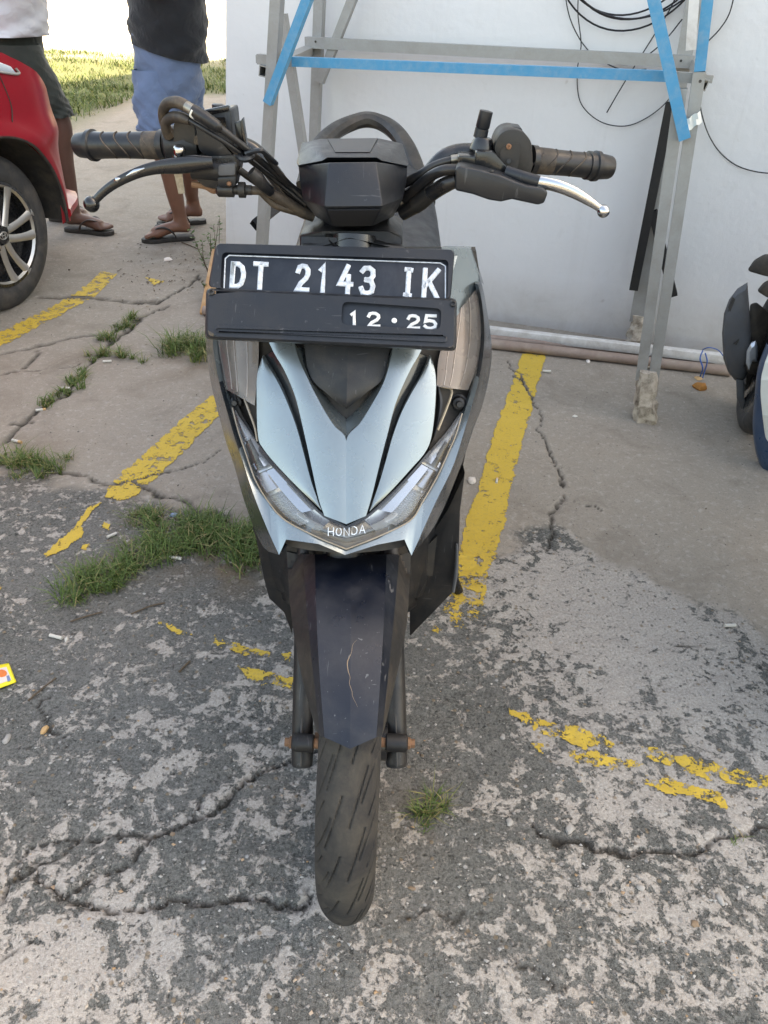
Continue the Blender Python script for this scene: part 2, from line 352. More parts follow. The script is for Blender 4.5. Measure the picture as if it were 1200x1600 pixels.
def concretemat():
    m, t, b, _ = newmat('weathered concrete')
    P = coords(t)
    def attr(n): a = N(t, 'ShaderNodeAttribute', attribute_name=n); return a.outputs['Fac']
    zone, pale, crack, soil = attr('zone'), attr('pale'), attr('crack'), attr('soil')
    n1 = noise(t, 15, 6, .68, .7, P); n2 = noise(t, 55, 5, .72, .3, P); n3 = noise(t, 190, 3, .65, 0, P); n4 = noise(t, 2.3, 3, .6, 0, P); nf = noise(t, 700, 1, .5, 0, P)
    s = math_(t, 'ADD', math_(t, 'MULTIPLY', n1, .56), math_(t, 'MULTIPLY', n2, .44))
    s = math_(t, 'ADD', s, math_(t, 'MULTIPLY', math_(t, 'SUBTRACT', pale, .5), .22))
    mask = ramp(t, s, [(.525, g3(0)), (.56, g3(1))])
    gr = ramp(t, math_(t, 'ADD', math_(t, 'MULTIPLY', n3, .55), math_(t, 'MULTIPLY', nf, .45)), [(.36, g3(0)), (.64, g3(1))])
    dark = mixc(t, gr, (.022, .023, .020), (.185, .183, .168)); dark = mixc(t, ramp(t, n2, [(.47, g3(0)), (.64, g3(.6))]), dark, (.20, .193, .177))
    dark = mixc(t, ramp(t, n4, [(.4, g3(0)), (.65, g3(.5))]), dark, mixc(t, gr, (.10, .097, .089), (.25, .242, .224)))
    palec = mixc(t, gr, (.26, .235, .207), (.47, .43, .385))
    rc = mixc(t, mask, dark, palec)
    v = N(t, 'ShaderNodeTexVoronoi', Scale=75, Randomness=1.0); L(t, P, v.inputs['Vector'])
    sep = N(t, 'ShaderNodeSeparateColor'); L(t, v.outputs['Color'], sep.inputs[0])
    peb = math_(t, 'MULTIPLY', ramp(t, v.outputs['Distance'], [(.20, g3(1)), (.33, g3(0))]), ramp(t, sep.outputs[0], [(.72, g3(0)), (.76, g3(1))]))
    pc = mixc(t, sep.outputs[1], (.10, .085, .07), (.44, .42, .40)); pc = mixc(t, ramp(t, sep.outputs[2], [(.8, g3(0)), (.82, g3(1))]), pc, (.22, .165, .11))
    rc = mixc(t, math_(t, 'MULTIPLY', peb, .75), rc, pc)
    pits = ramp(t, noise(t, 95, 4, .6, .4, P), [(.30, g3(1)), (.37, g3(0))]); rc = mixc(t, math_(t, 'MULTIPLY', pits, .65), rc, (.05, .048, .044))
    sm = mixc(t, n1, (.215, .182, .146), (.375, .325, .27)); sm = mixc(t, ramp(t, n4, [(.35, g3(0)), (.7, g3(.6))]), sm, (.265, .24, .205))
    sm = mixc(t, math_(t, 'MULTIPLY', ramp(t, n3, [(.50, g3(0)), (.66, g3(1))]), .5), sm, (.095, .078, .06)); sm = mixc(t, math_(t, 'MULTIPLY', gr, .30), sm, (.41, .365, .315))
    sm = mixc(t, math_(t, 'MULTIPLY', ramp(t, n2, [(.54, g3(0)), (.63, g3(1))]), .5), sm, (.42, .385, .34))
    stn = ramp(t, noise(t, 5, 5, .7, .8, P), [(.50, g3(0)), (.70, g3(.55))]); sm = mixc(t, stn, sm, mixc(t, gr, (.12, .10, .078), (.235, .20, .165)))
    sm = mixc(t, math_(t, 'MULTIPLY', pits, .45), sm, (.07, .06, .05))
    col = mixc(t, zone, sm, rc)
    col = mixc(t, soil, col, mixc(t, n3, (.10, .07, .045), (.20, .15, .10)))
    col = mixc(t, crack, col, mixc(t, n3, (.014, .012, .010), (.045, .038, .03)))
    verge = attr('verge'); col = mixc(t, verge, col, mixc(t, n2, (.045, .06, .018), (.13, .145, .045)))
    far = attr('far'); col = mixc(t, far, col, mixc(t, n4, (.40, .36, .29), (.54, .50, .42)))
    L(t, col, b.inputs['Base Color']); b.inputs['Roughness'].default_value = .92; b.inputs['Specular IOR Level'].default_value = .25
    hgt = math_(t, 'ADD', math_(t, 'MULTIPLY', n2, .5), math_(t, 'MULTIPLY', n3, .35))
    hgt = math_(t, 'ADD', hgt, math_(t, 'MULTIPLY', mask, .25)); hgt = math_(t, 'SUBTRACT', hgt, math_(t, 'MULTIPLY', pits, .4)); hgt = math_(t, 'ADD', hgt, math_(t, 'MULTIPLY', peb, .25))
    hgt = math_(t, 'MULTIPLY', hgt, math_(t, 'ADD', math_(t, 'MULTIPLY', zone, .75), .25))
    bump(t, hgt, b, .9, .006); return m
MAT['concrete'] = concretemat()
def yellowmat():
    m, t, b, out = newmat('worn yellow road paint')
    P = coords(t); n = noise(t, 26, 10, .72, .3, P); n3 = noise(t, 150, 4, .6, 0, P)
    c = mixc(t, noise(t, 8, 5, .6, 0, P), (.50, .325, .035), (.63, .43, .065)); c = mixc(t, ramp(t, n3, [(.5, g3(0)), (.7, g3(.45))]), c, (.34, .24, .09))
    L(t, c, b.inputs['Base Color']); b.inputs['Roughness'].default_value = .75
    wear = N(t, 'ShaderNodeAttribute', attribute_name='wear').outputs['Fac']
    a = math_(t, 'ADD', math_(t, 'MULTIPLY', n, .7), math_(t, 'MULTIPLY', n3, .3)); a = math_(t, 'SUBTRACT', a, math_(t, 'MULTIPLY', wear, .34))
    al = ramp(t, a, [(.365, g3(0)), (.39, g3(1))])
    tr = N(t, 'ShaderNodeBsdfTransparent'); mx = N(t, 'ShaderNodeMixShader'); L(t, al, mx.inputs[0]); L(t, tr.outputs[0], mx.inputs[1]); L(t, b.outputs[0], mx.inputs[2]); L(t, mx.outputs[0], out.inputs[0])
    bump(t, n3, b, .4, .002); return m
MAT['yellow'] = yellowmat()
def wallmat():
    m, t, b, _ = newmat('white painted render')
    P = coords(t); n = noise(t, 1.6, 6, .6, .3, P); n2 = noise(t, 40, 5, .6, 0, P); n3 = noise(t, 9, 9, .7, .5, P)
    c = mixc(t, n, (.70, .69, .685), (.78, .775, .775)); c = mixc(t, ramp(t, n3, [(.60, g3(0)), (.78, g3(.35))]), c, (.58, .555, .53))
    sp = ramp(t, noise(t, 16, 2, .4, 0, P), [(.76, g3(0)), (.80, g3(.5))]); c = mixc(t, sp, c, (.45, .40, .36))
    mp = N(t, 'ShaderNodeMapping'); mp.inputs['Scale'].default_value = (14, 14, .9); L(t, P, mp.inputs[0]); c = mixc(t, ramp(t, noise(t, 1.0, 5, .65, .4, mp.outputs[0]), [(.56, g3(0)), (.75, g3(.22))]), c, (.55, .53, .51))
    sx = N(t, 'ShaderNodeSeparateXYZ'); L(t, P, sx.inputs[0])
    splash = math_(t, 'MULTIPLY', ramp(t, sx.outputs[2], [(0, g3(1)), (.22, g3(0))]), n3); c = mixc(t, splash, c, (.42, .37, .32))   # rain-splash dirt at the foot
    L(t, c, b.inputs['Base Color']); b.inputs['Roughness'].default_value = .85; bump(t, math_(t, 'ADD', n2, math_(t, 'MULTIPLY', noise(t, 5, 3, .5, 0, P), 2.5)), b, .3, .006); return m
MAT['wall'] = wallmat()
def grassmat(name, a, bcol, dry):
    m, t, b, _ = newmat(name)
    at = N(t, 'ShaderNodeAttribute', attribute_name='tint').outputs['Fac']
    c = ramp(t, at, [(0, a), (.7, bcol), (1, dry)])
    L(t, c, b.inputs['Base Color']); b.inputs['Roughness'].default_value = .6; b.inputs['Specular IOR Level'].default_value = .3
    b.inputs['Transmission Weight'].default_value = 0
    return m
MAT['grass'] = grassmat('green grass', (.045, .085, .018), (.12, .18, .045), (.30, .23, .11))
MAT['fieldgrass'] = grassmat('field grass', (.05, .085, .018), (.14, .185, .04), (.28, .25, .10))
MAT['leaf'] = grassmat('weed leaf', (.04, .08, .02), (.09, .15, .04), (.22, .2, .07))

# ------------------------------------------------------------------ ground: one sheet, fine near the camera
X0S = -0.055
def dens(a, b, st): return list(np.arange(a, b, st))
xs = np.array([-200, -120, -70, -45, -30, -20, -14, -10, -7, -5, -4, -3.2, -2.7]+dens(-2.4, -1.15, .014)+dens(-1.15, 1.1, .0062)+dens(1.1, 1.95, .012)+[2.1, 2.4, 3, 4, 6, 9, 14, 22, 40, 80, 200])
ys = np.array([-60, -30, -15, -8, -4, -2, -1, -.4, 0]+dens(.2, .42, .02)+dens(.42, 1.7, .0062)+dens(1.7, 3.0, .010)+dens(3.0, 4.8, .02)+dens(4.8, 9, .08)+dens(9, 18, .3)+[20, 24, 30, 40, 60, 100, 200, 400])
GX, GY = np.meshgrid(xs, ys, indexing='xy')
CRACKS = [  # photo pixels on the ground, width in mm, depth in mm
 ([(0,1407),(26,1377),(61,1361),(74,1385),(105,1399),(144,1410),(175,1429),(227,1425),(280,1410),(332,1407),(385,1410),(429,1418),(472,1412),(486,1390)], 7, 12),
 ([(44,1361),(87,1342),(122,1302),(171,1307),(219,1305),(238,1320),(192,1350),(144,1372),(107,1398)], 5, 8),
 ([(26,1372),(40,1330),(74,1305),(122,1302)], 4, 6),
 ([(238,1316),(271,1298),(297,1276),(332,1272),(367,1237),(394,1213),(446,1197),(500,1180)], 7, 11),
 ([(297,1272),(324,1237)], 5, 8),
 ([(0,554),(35,545),(70,538),(105,529),(140,522),(175,521),(203,505),(231,491),(262,480)], 16, 14),
 ([(224,494),(195,520),(168,540),(147,561),(122,589),(101,617),(56,641),(21,673),(3,694)], 16, 12),
 ([(0,584),(35,580),(63,547)], 9, 8), ([(35,580),(110,572),(147,561)], 6, 6),
 ([(63,465),(105,465),(147,465),(182,470),(245,473)], 22, 14),
 ([(70,736),(115,743),(154,753),(182,755),(210,750),(231,764),(262,778),(301,792),(360,810)], 13, 12),
 ([(210,752),(259,739),(308,725),(350,704)], 7, 8), ([(14,662),(49,659)], 10, 8), ([(245,473),(290,450),(312,430)], 12, 8),
 ([(794,563),(817,596),(834,619),(841,647),(845,685),(862,717),(883,759),(883,780),(859,801),(866,829),(852,857)], 7, 9),
 ([(883,780),(910,785),(950,800)], 3, 4), ([(817,596),(800,585)], 8, 8),
 ([(840,1300),(873,1308),(920,1318),(957,1336),(995,1339),(1060,1334),(1116,1322),(1158,1311),(1200,1297),(1240,1290)], 8, 12),
 ([(1046,1011),(1107,1016),(1167,1030),(1200,1049)], 3, 4), ([(110,1170),(60,1110),(82,1085)], 4, 5), ([(600,1420),(700,1440),(760,1430)], 3, 4),
 ([(0,1500),(30,1490),(60,1470)], 4, 5), ([(810,1500),(860,1540),(930,1560)], 3, 4)]
def segdist(px, py, a, b):
    d = b-a; t = np.clip(((px-a[0])*d[0]+(py-a[1])*d[1])/(d @ d), 0, 1); return np.hypot(px-a[0]-t*d[0], py-a[1]-t*d[1])
CRK = []
for pl, wd, dp in CRACKS:
    pts = np.array([U(x, y, Z=0)[:2] for x, y in pl]); CRK.append((lin(pts, (len(pts)-1)*5+1), wd/1000, dp/1000))
def crackfield(x, y):
    c = np.zeros_like(x); dep = np.zeros_like(x)
    jx = x+.021*(fbm(x*22, y*22, 3)-.5)*2+.004*(fbm(x*75, y*75, 2)-.5)*2; jy = y+.021*(fbm(x*22+50, y*22+9, 3)-.5)*2+.004*(fbm(x*75+11, y*75+3, 2)-.5)*2
    wv = .55+.9*fbm(x*9+3, y*9+8, 3)
    for pts, wd, dp in CRK:
        lo = pts.min(0)-.1; hi = pts.max(0)+.1
        m = (x > lo[0]) & (x < hi[0]) & (y > lo[1]) & (y < hi[1])
        if not m.any(): continue
        d = np.full(m.sum(), 9.0)
        for a, b in zip(pts[::5], np.vstack([pts[5::5]])): d = np.minimum(d, segdist(jx[m], jy[m], a, b))
        k = np.clip(1.25-d/(wd*wv[m]*.62), 0, 1); c[m] = np.maximum(c[m], k)
        lip = np.exp(-(d/(wd*2.2))**2)
        dep[m] = np.maximum(dep[m], dp*np.clip(1.3-d/(wd*.6), 0, 1)-.0008*lip)
    return np.clip(c, 0, 1), dep
def zoneline():
    P = [U(x, y, Z=0)[:2] for x, y in [(-300,738),(0,742),(70,742),(150,758),(230,772),(300,800),(400,832),(560,838),(700,845),(790,848),(870,828),(940,868),(1040,898),(1130,930),(1200,1000),(1330,1030)]]
    P = np.array(sorted(P, key=lambda p: p[0])); return P
ZL = zoneline()
def zonef(x, y):
    yb = np.interp(x, ZL[:, 0], ZL[:, 1]); d = (yb-y)+.16*(fbm(x*7, y*7, 4)-.5)*1.6
    return np.clip(d/.05+.5, 0, 1)
def hgt(x, y):
    z = zonef(x, y); near = np.clip((6-y)/2, 0, 1)*np.clip((3.5-np.abs(x))/1.0, 0, 1)
    h = (.006*(fbm(x*2.2, y*2.2, 3)-.5)+z*(.009*(fbm(x*11+5, y*11, 4)-.5)+.006*(fbm(x*42, y*42, 3)-.5))+(1-z)*.003*(fbm(x*20, y*20, 3)-.5))
    c, dep = crackfield(x, y)
    return (h*near-dep*near)
GH = hgt(GX, GY)
nV = GX.size; ny, nx = GX.shape
me = bpy.data.meshes.new('ground')
idx = np.arange(nV).reshape(ny, nx)
quads = np.stack([idx[:-1, :-1], idx[:-1, 1:], idx[1:, 1:], idx[1:, :-1]], -1).reshape(-1, 4)
me.vertices.add(nV); me.vertices.foreach_set('co', np.stack([GX, GY, GH], -1).ravel())
me.loops.add(quads.size); me.loops.foreach_set('vertex_index', quads.ravel())
me.polygons.add(len(quads)); me.polygons.foreach_set('loop_start', np.arange(0, quads.size, 4)); me.polygons.foreach_set('use_smooth', np.ones(len(quads), bool))
me.update(calc_edges=True); me.validate()
def setattr_(name, arr):
    a = me.attributes.new(name, 'FLOAT', 'POINT'); a.data.foreach_set('value', np.ascontiguousarray(arr, dtype=np.float32).ravel())
CK, _ = crackfield(GX, GY)
setattr_('zone', zonef(GX, GY)); setattr_('crack', CK*.92)
pale = np.full(GX.shape, .52)
for (px_, py_, s, a) in [(950,930,.28,.85),(1060,1010,.26,.85),(850,930,.2,.6),(70,1470,.16,.55),(60,1590,.2,.5),(330,1120,.22,.45),(300,1500,.3,.28),(1000,1180,.35,.35),(1150,1400,.25,.4),(850,1540,.2,.35),(720,1120,.14,-.5),(660,1280,.10,-.35),(100,1000,.3,-.22),(700,1450,.15,-.15),(200,1340,.12,-.3),(1120,880,.2,.2)]:
    c = U(px_, py_, Z=0); pale += .36*a*np.exp(-((GX-c[0])**2+(GY-c[1])**2)/(s*s))
setattr_('pale', np.clip(pale, 0, 1.3))
soil = np.zeros(GX.shape)
for (px_, py_, s, a) in [(330,855,.14,.75),(380,880,.1,.8),(250,860,.1,.5),(160,900,.1,.4),(310,560,.2,.55),(300,400,.35,.45),(40,720,.15,.5),(640,1275,.07,.6),(150,560,.12,.4),(230,800,.12,.45)]:
    c = U(px_, py_, Z=0); soil += a*np.exp(-((GX-c[0])**2+(GY-c[1])**2)/(s*s))
soil = np.clip(soil*(fbm(GX*14, GY*14, 4)*2.2-.45), 0, .85); setattr_('soil', soil)
def vergef(x, y):
    e = np.where(x < -2.9, 7.1, 9.2+(x+2.9)*.8)+.6*(fbm(x*1.7, y*1.7, 3)-.5)
    return np.clip((y-e)/.25, 0, 1)*np.clip((14.2+1.5*(fbm(x*.8, y*.8, 2)-.5)-y)/.5, 0, 1)
setattr_('verge', vergef(GX, GY)*.9)
setattr_('far', np.clip((GY-12.5)/2.5, 0, 1))
me.materials.append(MAT['concrete'])
ground = bpy.data.objects.new('ground', me); COL.objects.link(ground); tag(ground, kind='structure')
def gz(x, y):
    i = min(max(int(np.searchsorted(xs, x))-1, 0), nx-2); j = min(max(int(np.searchsorted(ys, y))-1, 0), ny-2)
    u = (x-xs[i])/(xs[i+1]-xs[i]); v = (y-ys[j])/(ys[j+1]-ys[j])
    return float((GH[j, i]*(1-u)+GH[j, i+1]*u)*(1-v)+(GH[j+1, i]*(1-u)+GH[j+1, i+1]*u)*v)
def G(px, py):
    p = U(px, py, Z=0); p[2] = gz(p[0], p[1]); return p

# ------------------------------------------------------------------ painted bay lines (sheets just above the concrete)
def inside(poly, x, y):
    r = np.zeros(x.shape, bool); n = len(poly)
    for i in range(n):
        x1, y1 = poly[i]; x2, y2 = poly[(i+1) % n]
        c = ((y1 > y) != (y2 > y)) & (x < (x2-x1)*(y-y1)/(y2-y1+1e-12)+x1); r ^= c
    return r
def painted(polys, wear, cell=.004, rag=.010):
    polys = [np.array([U(x, y, Z=0)[:2] for x, y in p]) for p in polys]
    A = np.concatenate(polys); lo = A.min(0)-.03; hi = A.max(0)+.03
    gx = np.arange(lo[0], hi[0], cell); gy = np.arange(lo[1], hi[1], cell); X, Y = np.meshgrid(gx, gy)
    Z = hgt(X, Y)+.0022; ck, _ = crackfield(X, Y)
    cx, cy = X[:-1, :-1]+cell/2, Y[:-1, :-1]+cell/2
    jx = cx+rag*(fbm(cx*30, cy*30, 4)-.5)*2; jy = cy+rag*(fbm(cx*30+40, cy*30+7, 4)-.5)*2
    keep = np.zeros(cx.shape, bool)
    for p in polys: keep |= inside(p, jx, jy)
    keep &= ck[:-1, :-1] < .45
    id_ = np.arange(X.size).reshape(X.shape); q = np.stack([id_[:-1, :-1], id_[:-1, 1:], id_[1:, 1:], id_[1:, :-1]], -1)[keep]
    used = np.unique(q); rem = np.full(X.size, -1); rem[used] = np.arange(len(used))
    o = mk('painted_line', (np.stack([X, Y, Z], -1).reshape(-1, 3)[used], rem[q].tolist()), MAT['yellow'])
    co = np.array([v.co[:] for v in o.data.vertices]); wv = wear(co[:, 0], co[:, 1]) if callable(wear) else np.full(len(co), wear)
    a = o.data.attributes.new('wear', 'FLOAT', 'POINT'); a.data.foreach_set('value', wv.astype(np.float32))
    tag(o, kind='structure'); return o
painted([[(815,554),(801,598),(766,694),(750,755),(724,829),(705,927),(675,988),(662,1018),(672,1008),(700,978),(722,984),(740,995),(752,951),(766,890),(789,815),(803,736),(831,638),(853,554)]], lambda x, y: .12+.55*np.clip((1.62-y)/.5, 0, 1))
painted([[(420,520),(332,617),(175,753),(163,778),(185,783),(210,776),(241,750),(341,652),(440,545)], [(157,787),(140,792),(112,827),(68,867),(72,873),(100,860),(133,834),(125,822)], [(163,818),(172,820),(168,828),(160,826)], [(128,853),(142,850),(138,860),(128,858)]], .22)
painted([[(-60,542),(0,520),(118,460),(160,425),(182,428),(145,465),(0,543),(-60,570)], [(228,434),(255,440),(240,446)]], .25, cell=.012)
painted([[(330,998),(352,1000),(420,1018),(420,1028),(380,1022),(335,1010)], [(375,1038),(400,1046),(458,1064),(458,1077),(400,1066),(382,1054)], [(243,972),(262,978),(300,988),(298,994),(265,990)], [(443,1021),(456,1022),(456,1036),(446,1032)], [(-8,912),(4,916),(-8,924)]], .32, cell=.003, rag=.014)
painted([[(797,1106),(840,1122),(900,1140),(960,1162),(952,1174),(900,1165),(838,1142),(800,1116)], [(828,1158),(850,1160),(846,1176)], [(1003,1164),(1100,1190),(1210,1218),(1210,1234),(1120,1222),(1030,1192),(1003,1184)], [(1003,1210),(1050,1216),(1130,1243),(1126,1260),(1060,1244),(1008,1226)], [(880,1170),(930,1175),(1010,1200),(960,1205),(900,1188)]], .34, cell=.003, rag=.016)

# ------------------------------------------------------------------ white building (its shade covers the yard)
WDIR = np.array([1, -.29, 0]); WDIR /= np.linalg.norm(WDIR); WIN = np.array([-WDIR[1], WDIR[0], 0])   # along the wall / into the building
W0 = np.array([.41, 3.19, 0]); WN = -WIN
def W(px, py, off=0): return UP(px, py, W0, WN, off)
cl = W(351, 300); base_l = W(350, 470); base_l[2] = 0
a = (cl-W0) @ WDIR; s_top = (W(351, 0)-W0) @ WDIR; z_top = W(351, 0)[2]; s_bot = (W(350, 430)-W0) @ WDIR
BH = 6.5; LEN = 14.0; DEP = 16.0
rake = (s_top-s_bot)/z_top
bl = thing('building', tuple(W0+WDIR*s_bot), 'white rendered building wall standing behind the steel frame', 'building')
def wp(s, d, z): return W0+WDIR*s+WIN*d+np.array([0, 0, z])
c1 = [wp(s_bot, 0, -.05), wp(LEN, 0, -.05), wp(LEN, DEP, -.05), wp(s_bot, DEP, -.05)]
c2 = [wp(s_bot+rake*1.6, 0, 1.6), wp(LEN, 0, 1.6), wp(LEN, DEP, 1.6), wp(s_bot+rake*1.6, DEP, 1.6)]
c3 = [wp(s_bot+rake*1.6, 0, BH), wp(LEN, 0, BH), wp(LEN, DEP, BH), wp(s_bot+rake*1.6, DEP, BH)]
mk('wall', loft([np.array(c1), np.array(c2), np.array(c3)]), MAT['wall'], bl, bevel=.008)
mk('roof_slab', box(wp((LEN+s_bot)/2, DEP/2, BH+.12), (WDIR, WIN, (0, 0, 1)), (LEN-s_bot+.3, DEP+.3, .2)), MAT['wall'], bl, bevel=.01)

# ------------------------------------------------------------------ the parked scooter
SX = X0S; WX = -.030; AXY, AXZ, WR = .755, .25, .25          # front axle
scoot = thing('scooter', (SX, AXY, 0), 'silver grey and black scooter with black number plate facing the viewer', 'scooter')
def S_y(x, z):                                    # the front cowl's swept surface
    X = x-SX; return .785+.62*(z-.585)+.10*max(0, z-.75)+2.4*X*X
def onS(px, py, off=0.0):
    y = .9
    for _ in range(40):
        p = U(px, py, Y=y); y = .5*y+.5*(S_y(p[0], p[2])-off)
    return U(px, py, Y=y)
def strip(A, B, n=22, m=9, off=0.0, offB=None, thick=.010, smooth=True, bulge=0.0):
    A = catmull(A, n) if smooth else lin(A, n); B = catmull(B, n) if smooth else lin(B, n)
    Gd = []
    for a_, b_ in zip(A, B):
        row = []
        for j in range(m):
            t = j/(m-1); p = a_*(1-t)+b_*t; o_ = off if offB is None else off*(1-t)+offB*t
            row.append(onS(p[0], p[1], o_+bulge*4*t*(1-t)))
        Gd.append(row)
    Gd = np.array(Gd)
    if thick: return slab(Gd, (0, thick, 0))
    return grid(Gd)
# dark tray behind all cowl pieces
tray = strip([(350,392),(345,450),(340,540),(350,640),(378,730),(415,800),(445,850),(541,866)], [(744,392),(752,450),(758,540),(742,640),(708,730),(680,790),(640,850),(541,866)], 26, 26, off=-.030, thick=.02)
mk('cowl_inner', tray, MAT['socket'], scoot)
# centre shield: two arms either side of the black visor
NL = [(462,545),(480,590),(503,635),(522,665),(541,688),(541,750),(541,819)]
NR = [(613,548),(601,594),(581,632),(562,662),(541,688),(541,750),(541,819)]
GLc = [(424,543),(445,580),(462,622),(476,680),(487,730),(498,780),(541,820)]
GRc = [(658,548),(640,580),(619,628),(605,680),(594,722),(581,775),(541,820)]
# run both arms up behind the plate
NLx = [(440,400),(452,480)]+NL; NRx = [(640,400),(625,480)]+NR; GLx = [(380,400),(400,480)]+GLc; GRx = [(715,400),(690,480)]+GRc
GLx[-1] = (507,806); GRx[-1] = (572,806); NLx[-1] = (541,819); NRx[-1] = (541,819)
shield = mk('centre_shield', join(strip(GLx, NLx, 34, 10, .008, bulge=.002), strip(NRx, GRx, 34, 10, .008, bulge=.002)), MAT['paint'], scoot, bevel=0, angle=35)
mk('shield_recess', join(strip(NL[:5], [(478,545),(490,590),(510,622),(526,642),(541,657)], 16, 5, .008, -.022, thick=.004), strip([(606,548),(594,592),(573,622),(557,642),(541,657)], NR[:5], 16, 5, -.022, .008, thick=.004)), MAT['paint'], shield, angle=35)
WLo = [(409,560),(402,585),(401,620),(403,680),(412,702),(438,733),(470,766),(502,797)]
WLi = [(411,560),(424,580),(438,605),(452,637),(464,670),(475,710),(488,758),(503,797)]
WRo = [(673,560),(680,582),(681,615),(676,672),(666,704),(640,735),(608,770),(578,799)]
WRi = [(671,560),(656,592),(641,618),(626,648),(613,684),(603,720),(590,763),(577,799)]
for A, B, lb in ((WLo, WLi, 0), (WRi, WRo, 0)):
    mk('shield_wing', strip(A, B, 26, 8, .004, bulge=.0012), MAT['paint'], scoot, angle=35)
mk('shield_groove', strip([(414,556)]+WLi[1:7], [(426,549)]+GLc[1:6]+[(490,745)], 22, 4, -.010, -.002, thick=.004), MAT['paintshaded'], shield, angle=35)  # silver bevels coloured darker to stand for shade in the recess
mk('shield_groove', strip([(655,552)]+GRc[1:6]+[(588,745)], [(668,558)]+WRi[1:7], 22, 4, -.002, -.010, thick=.004), MAT['paintshaded'], shield, angle=35)
for q in ([(404,700),(436,736),(468,769),(500,799),(520,811),(541,822)], [(671,704),(643,737),(612,771),(580,800),(562,811),(541,822)]):
    B = [(x, y+5) for x, y in q]
    mk('shield_trim', strip(q, B, 18, 3, .004, thick=.012), MAT['blackgloss'], scoot)
# black visor between the arms
VC = [(552,377),(548,450),(545,530),(543,575),(542,610),(541,640)]
mk('visor', join(strip([(470,384),(472,460),(476,545),(486,590),(512,616),(541,640)], VC, 26, 8, .000, .012), strip(VC, [(634,386),(622,460),(609,545),(599,590),(572,614),(541,640)], 26, 8, .012, .000)), MAT['plastic2'], scoot, angle=20)
# outer cowl: silver rim, sides in the same paint with shade put into its colour
AL = [(345,470),(343,495),(341,520),(341,545),(350,600),(361,640),(373,680),(385,712),(400,752),(421,788),(446,814)]
BL = [(338,470),(336,495),(334,520),(333,545),(343,600),(354,640),(366,682),(379,720),(397,775),(420,832),(436,867)]
CLs = [(334,470),(330,495),(325,520),(322,545),(330,600),(341,645),(353,690),(366,728),(384,790),(410,853),(436,867)]
AR = [(743,445),(747,462),(750,480),(752,520),(749,560),(741,595),(731,628),(719,662),(702,704),(676,760),(641,814)]
BR = [(747,445),(751,462),(754,480),(757,520),(754,560),(747,598),(738,632),(727,668),(708,728),(680,786),(643,868)]
CRs = [(752,440),(757,462),(760,480),(767,525),(768,562),(762,600),(753,636),(740,670),(720,728),(683,815),(643,868)]
for A, B, C, sgn in ((AL, BL, CLs, -1), (AR, BR, CRs, 1)):
    mk('cowl_rim', strip(A, B, 34, 5, .000, .010, thick=.014), MAT['paint'], scoot, angle=35)
    P = catmull(B, 34); Q = catmull(C, 34); rows = []
    for i, (p, q) in enumerate(zip(P, Q)):
        a_ = onS(p[0], p[1], .010); row = []
        k = math.sin(math.pi*min(1, i/33*1.0))
        back = .03+.07*k
        for t in np.linspace(0, 1, 7):
            pp = p*(1-t)+q*t; y = a_[1]+back*t**1.2
            row.append(U(pp[0], pp[1], Y=y))
        e = row[-1]; row.append(e+np.array([-sgn*.015, .05, 0])); row.append(e+np.array([-sgn*.05, .09, 0]))
        rows.append(row)
    mk('side_cowl', slab(np.array(rows), (-sgn*.004, .006, 0)), MAT['paintshaded'], scoot, angle=30)
mk('cowl_shoulder_side', strip([(736,388),(744,412),(750,438)], [(740,392),(750,425),(756,445)], 8, 3, -.016, -.05), MAT['paintshaded'], scoot)
mk('cowl_shoulder', strip([(690,388),(695,430),(700,470),(712,496)], [(736,388),(744,412),(750,436),(746,455)], 14, 8, .012, -.016), MAT['paint'], scoot)
# lower lip of the cowl with its two points
lipA = [(421,790),(432,803),(447,814),(495,840),(541,859),(590,840),(640,813),(652,800),(662,785)]
lipB = [(424,838),(436,867),(447,843),(498,850),(539,867),(590,851),(632,843),(643,868),(657,838)]
mk('cowl_lip', strip(lipA, lipB, 49, 5, .004, .010, smooth=False, thick=.02), MAT['paint'], scoot, angle=30)
# headlight: V-shaped unit
HLo = [(363,637),(372,672),(383,705),(399,750),(421,786),(446,813),(495,839),(541,858)]
HLi = [(365,637),(386,668),(408,699),(437,733),(468,766),(501,799),(520,812),(541,822)]
HRo = [(722,646),(712,680),(700,708),(683,745),(661,783),(641,813),(592,838),(541,858)]
HRi = [(720,646),(700,675),(680,698),(652,728),(617,764),(580,799),(562,811),(541,822)]
hl = mk('headlight', strip([tuple(p) for p in HLo], [tuple(p) for p in HLi], 30, 6, -.012, -.020, thick=.006, bulge=-.006), MAT['reflect'], scoot)
mk('headlight_housing', strip(HRi, HRo, 30, 6, -.020, -.012, thick=.006, bulge=-.006), MAT['reflect'], hl)
rs = np.random.RandomState(5)
def mid(A, B, t, n=40):
    A = catmull(A, n); B = catmull(B, n); return [tuple(p) for p in (A*(1-t)+B*t)]
def seg(C, i0, i1): return C[i0:i1+1]
